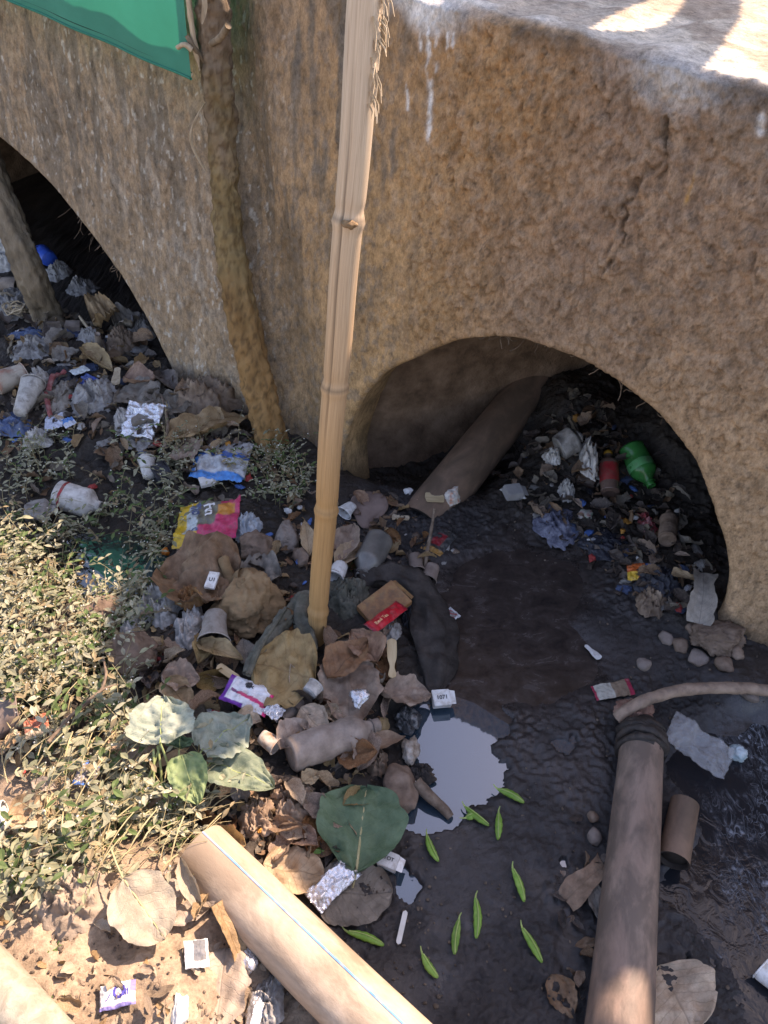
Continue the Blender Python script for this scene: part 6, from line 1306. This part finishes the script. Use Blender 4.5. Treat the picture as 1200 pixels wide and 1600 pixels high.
# ------------------------------------------------------------------ weeds: one mass of ground cover
rng = np.random.RandomState(5)
WEED = [([(0, 690), (120, 690), (250, 700), (300, 760), (270, 860), (210, 960), (150, 1060), (0, 1110)], 430, 1.0), ([(250, 690), (420, 700), (490, 740), (470, 800), (400, 790), (300, 770)], 120, .9),
        ([(0, 1060), (180, 1040), (240, 1130), (260, 1280), (330, 1300), (250, 1350), (0, 1420)], 330, 1.15), ([(0, 930), (150, 900), (240, 970), (200, 1080), (0, 1100)], 260, 1.0), ([(330, 1270), (250, 1240), (200, 1300), (300, 1330)], 40, 1.0), ([(395, 640), (425, 700), (470, 720), (440, 740), (390, 720)], 26, .8)]
LV, LF, SV, SF, FV, FF, LC = [], [], [], [], [], [], []
OCT = [(1, 0, 0), (0, 1, 0), (-1, 0, 0), (0, -1, 0), (0, 0, 1), (0, 0, -1)]; OF = [(0, 1, 4), (1, 2, 4), (2, 3, 4), (3, 0, 4), (1, 0, 5), (2, 1, 5), (3, 2, 5), (0, 3, 5)]
def add_leaf(p, d, up, L, W, c):
    n = len(LV); sd = np.cross(d, up); sd /= (np.linalg.norm(sd)+1e-9); nn = np.cross(sd, d); cup_ = .18*W
    pts = [p, p+d*L*.28+sd*W*.42+nn*cup_, p+d*L*.6+sd*W*.5+nn*cup_*.8-up*L*.03, p+d*L-up*L*.12, p+d*L*.6-sd*W*.5+nn*cup_*.8-up*L*.03, p+d*L*.28-sd*W*.42+nn*cup_, p+d*L*.3, p+d*L*.62-up*L*.02]
    LV.extend(pts); LC.extend([c]*8); LF.extend([(n, n+6, n+1), (n+1, n+6, n+7, n+2), (n+2, n+7, n+3), (n, n+5, n+6), (n+5, n+4, n+7, n+6), (n+4, n+3, n+7)])
def add_tube(P, r):
    n = len(SV); k = len(P)
    for i, p in enumerate(P):
        for j in range(3): a = 2.094*j; SV.append(p+np.array((math.cos(a), math.sin(a), 0))*r*(1-.5*i/k))
    for i in range(k-1):
        for j in range(3): q = (j+1) % 3; SF.append((n+i*3+j, n+i*3+q, n+(i+1)*3+q, n+(i+1)*3+j))
def dense(x, y): return .5+float(fbm(np.array(x*.011), np.array(y*.013), None, 2, 77))*1.1
for poly, n, sc_ in WEED:
    xs = [p[0] for p in poly]; ys = [p[1] for p in poly]; c = 0; tries = 0
    while c < n and tries < n*8:
        tries += 1; x, y = rng.uniform(min(xs), max(xs)), rng.uniform(min(ys), max(ys))
        if not inpoly(x, y, poly) or dense(x, y) < rng.rand()*.85 : continue
        if (x-172)**2/50**2+(y-885)**2/24**2 < 1 and rng.rand() < .8: continue
        if any(inpoly(x, y, q) and rng.rand() < .85 for q in ([(285, 770), (380, 770), (380, 850), (285, 850)], [(80, 755), (170, 770), (165, 805), (80, 790)], [(205, 690), (262, 690), (262, 765), (205, 765)], [(295, 685), (400, 685), (400, 748), (295, 748)], [(300, 735), (345, 735), (345, 775), (300, 775)], [(110, 1190), (165, 1190), (165, 1235), (110, 1235)])): continue
        c += 1; b = np.array(ground(x, y, -.005)); th = rng.rand()*6.283; h = (.03+.075*rng.rand())*sc_; ln = np.array((math.cos(th), math.sin(th), 0))*h*rng.uniform(.3, 1.3)
        P = [b+ln*t*t+np.array((0, 0, h*math.sin(t*1.35)))+rng.randn(3)*.0012 for t in np.linspace(0, 1, 6)]; add_tube(P, .0011)
        tone = rng.rand(); base = np.array((.235, .24, .14))*(1-tone)+np.array((.42, .395, .275))*tone
        if rng.rand() < .25: base = np.array((.095, .145, .045))
        if rng.rand() < .12: base = np.array((.30, .23, .13))
        for i in range(1, 6):
            a0 = rng.rand()*6.283
            for q in (0, 3.14159):
                if rng.rand() < .3: continue
                a = a0+q+rng.randn()*.3; d = np.array((math.cos(a), math.sin(a), rng.uniform(-.25, .45))); d /= np.linalg.norm(d); L = rng.uniform(.009, .025)*sc_
                add_leaf(P[i], d, np.array((0, 0, 1.0)), L, L*rng.uniform(.32, .5), base*rng.uniform(.7, 1.25))
            if rng.rand() < .26:
                f = len(FV); r = rng.uniform(.0012, .0026); o3 = P[i]+rng.randn(3)*.004+np.array((0, 0, .005)); FV.extend([o3+np.array(v)*r for v in OCT]); FF.extend([tuple(t+f for t in q) for q in OF])
M_WEED = mat('weed_leaf', [(1, 1, 1)], 90, .65, .2, 200, attr=True, transl=.28, dirt=.1, dirtcol=(.24, .2, .14)); M_WSTEM = mat('weed_stem', [(.22, .18, .09), (.34, .29, .16)], 50, .7, .2); M_FLOW = mat('white_bloom', [(.62, .60, .50), (.74, .73, .66)], 80, .8, .2)
wd = mesh('weed_cover', np.array(LV), LF, M_WEED, col=np.array(LC), smooth=False); tag(wd, 'dusty grey-green creeping weeds with tiny white flower heads', kind='stuff')
tag(mesh('weed_stems', np.array(SV), SF, M_WSTEM, wd), None, kind='stuff'); tag(mesh('weed_flowers', np.array(FV), FF, M_FLOW, wd, smooth=False), None, kind='stuff')
# dry grass stems lying in the sun, blades at the left edge
V, Fc = [], []
def stem(p, q, r, sag=.01):
    n = len(V); P = [p+(q-p)*t+np.array((0, 0, sag*math.sin(math.pi*t))) for t in np.linspace(0, 1, 5)]
    for i, a in enumerate(P):
        for j in range(3): V.append(a+np.array((math.cos(2.094*j), 0, math.sin(2.094*j)))*r)
    for i in range(4):
        for j in range(3): k2 = (j+1) % 3; Fc.append((n+i*3+j, n+i*3+k2, n+(i+1)*3+k2, n+(i+1)*3+j))
for i in range(260):
    x, y = rng.uniform(0, 330), rng.uniform(1080, 1370)
    if x > 180 and y < 1180: continue
    a = np.array(ground(x, y, rng.uniform(.01, .06))); th = rng.normal(.9, .5) if y > 1240 else rng.rand()*3.1; L = rng.uniform(.03, .11); stem(a, a+np.array((math.cos(th)*L, math.sin(th)*L, rng.normal(0, .012))), rng.uniform(.0008, .0018))
tag(mesh('dry_grass', np.array(V), Fc, mat('dry_straw', [(.30, .23, .11), (.45, .37, .2), (.52, .45, .28)], 40, .75, .2)), 'dry straw-coloured stems strewn through the sunlit weeds', kind='stuff')
V, Fc = [], []
def blade(p, d, L, w):
    n = len(V); sd = np.cross(d, (0, 0, 1.0)); sd /= np.linalg.norm(sd)+1e-9
    for t in np.linspace(0, 1, 5): c_ = p+d*L*t+np.array((0, 0, -.5*L*t*t)); V.extend([c_-sd*w*(1-t)**.7, c_+sd*w*(1-t)**.7])
    for i in range(4): Fc.append((n+2*i, n+2*i+1, n+2*i+3, n+2*i+2))
for cx, cy, k2, L in ((5, 1040, 14, .09), (20, 1075, 10, .07), (548, 888, 16, .028), (30, 690, 8, .06), (38, 668, 8, .06), (10, 880, 8, .08), (75, 540, 6, .05), (205, 1300, 10, .05), (95, 1565, 6, .02), (90, 1480, 6, .02)):
    for i in range(k2):
        p = np.array(ground(cx+rng.uniform(-12, 12), cy+rng.uniform(-6, 6), 0)); th = rng.rand()*6.28; d = np.array((math.cos(th)*.6, math.sin(th)*.6, .9)); blade(p, d/np.linalg.norm(d), L*rng.uniform(.6, 1.2), .0022)
tag(mesh('green_grass', np.array(V), Fc, mat('grass_green', [(.07, .15, .03), (.13, .22, .06)], 40, .6, .1, transl=.3)), 'thin green grass tufts among the litter', kind='stuff')
# roots hanging over the arches
def roots(label, k, a0, a1, n, L, seed, droop):
    r = np.random.RandomState(seed); V, Fc = [], []
    for i in range(n):
        th = r.uniform(a0, a1); cs, cz, rr = ARCH[k]; p = np.array(wp(cs+(rr+.004)*math.cos(th), -.03-.1*r.rand(), cz+(rr+.004)*math.sin(th)))
        d = np.array(WD)*r.normal(-.3, .5)+np.array(WN)*r.normal(0, .3)+np.array((0, 0, -droop)); d /= np.linalg.norm(d); l = L*r.uniform(.3, 1.4)
        P = [p+d*l*s+np.array((math.sin(s*5+i), math.cos(s*4+i), .4*math.sin(s*7+i)))*.010*s for s in np.linspace(0, 1, 7)]; a, f = tube(P, r.uniform(.0006, .0016), 4, cap=False); k3 = len(V); V += a; Fc += [tuple(q+k3 for q in g) for g in f]
    return tag(mesh('root_tuft', [tuple(v) for v in V], Fc, M_TWIG), label, kind='stuff')
roots('tuft of dry roots hanging inside the left arch', 1, .78, 1.02, 130, .09, 3, 1.0)
roots('fine dry roots strung under the crown of the right arch', 0, 1.0, 1.9, 60, .05, 4, .5)
# leaf litter packed between the leaves that can be told apart: one mass
lit = {}; LP = []
for zi, cnt in ((0, 620), (1, 520), (4, 420), (3, 120), (2, 110), (5, 120)):
    poly = ZONES[zi][1]; xs = [p[0] for p in poly]; ys = [p[1] for p in poly]; c = 0
    while c < cnt:
        x, y = rng.uniform(min(xs), max(xs)), rng.uniform(min(ys), max(ys))
        if not inpoly(x, y, poly): continue
        c += 1; p = np.array(ground(x, y, rng.uniform(0, .010))); kd = ZONES[zi][3][rng.randint(len(ZONES[zi][3]))]; L = rng.uniform(8, 30)*depth(Vector(p))/F
        if len(LP) < 70: LP.append(leaf_geo(1.0, rng.uniform(.35, .75), ('ovate', 'broad', 'lance', 'strip')[rng.randint(4)], rng.uniform(.2, 1.5), rng.uniform(-1, 1.2), rng.uniform(0, .5), .2, .35, int(rng.randint(1000)), 8, 6))
        A, Fc, UV = LP[rng.randint(len(LP))]; A = A*L
        R = np.array(Matrix.Rotation(rng.rand()*6.28, 3, 'Z') @ Matrix.Rotation(rng.randn()*.5, 3, 'X') @ Matrix.Rotation(rng.randn()*.4, 3, 'Y')); g = lit.setdefault(kd, ([], [], [])); k3 = len(g[0])
        g[0].extend((A @ R.T+p).tolist()); g[1].extend([tuple(q+k3 for q in h) for h in Fc]); g[2].extend(UV)
lroot = None
for kd, (V, Fc, UV) in lit.items():
    o = mesh('leaf_litter', V, Fc, ML[kd], lroot, uv=UV); tag(o, 'packed brown leaf litter between the larger leaves' if lroot is None else None, kind='stuff'); lroot = lroot or o
# small crumbs over the mud and litter
V, Fc = [], []; A, Fi = ico(1)
for i in range(2600):
    x, y = rng.uniform(0, 1200), rng.uniform(740, 1600)
    if x > 690 and rng.rand() < .72: continue
    if inpoly(x, y, PUD) or inpoly(x, y, PUD2) or inpoly(x, y, FILM): continue
    p = np.array(ground(x, y, .003)) if i % 1 == 0 else None
    r = rng.uniform(.0012, .0042); s = rng.uniform(.5, 1.3, 3); k3 = len(V); V.extend((A*s*r+p).tolist()); Fc.extend([tuple(q+k3 for q in g) for g in Fi])
tag(mesh('crumbs', V, Fc, mat('crumb', [(.04, .03, .025), (.10, .075, .055), (.2, .15, .11)], 12, .9, .3), smooth=False), 'small crumbs of soil and litter strewn on the ground', kind='stuff')
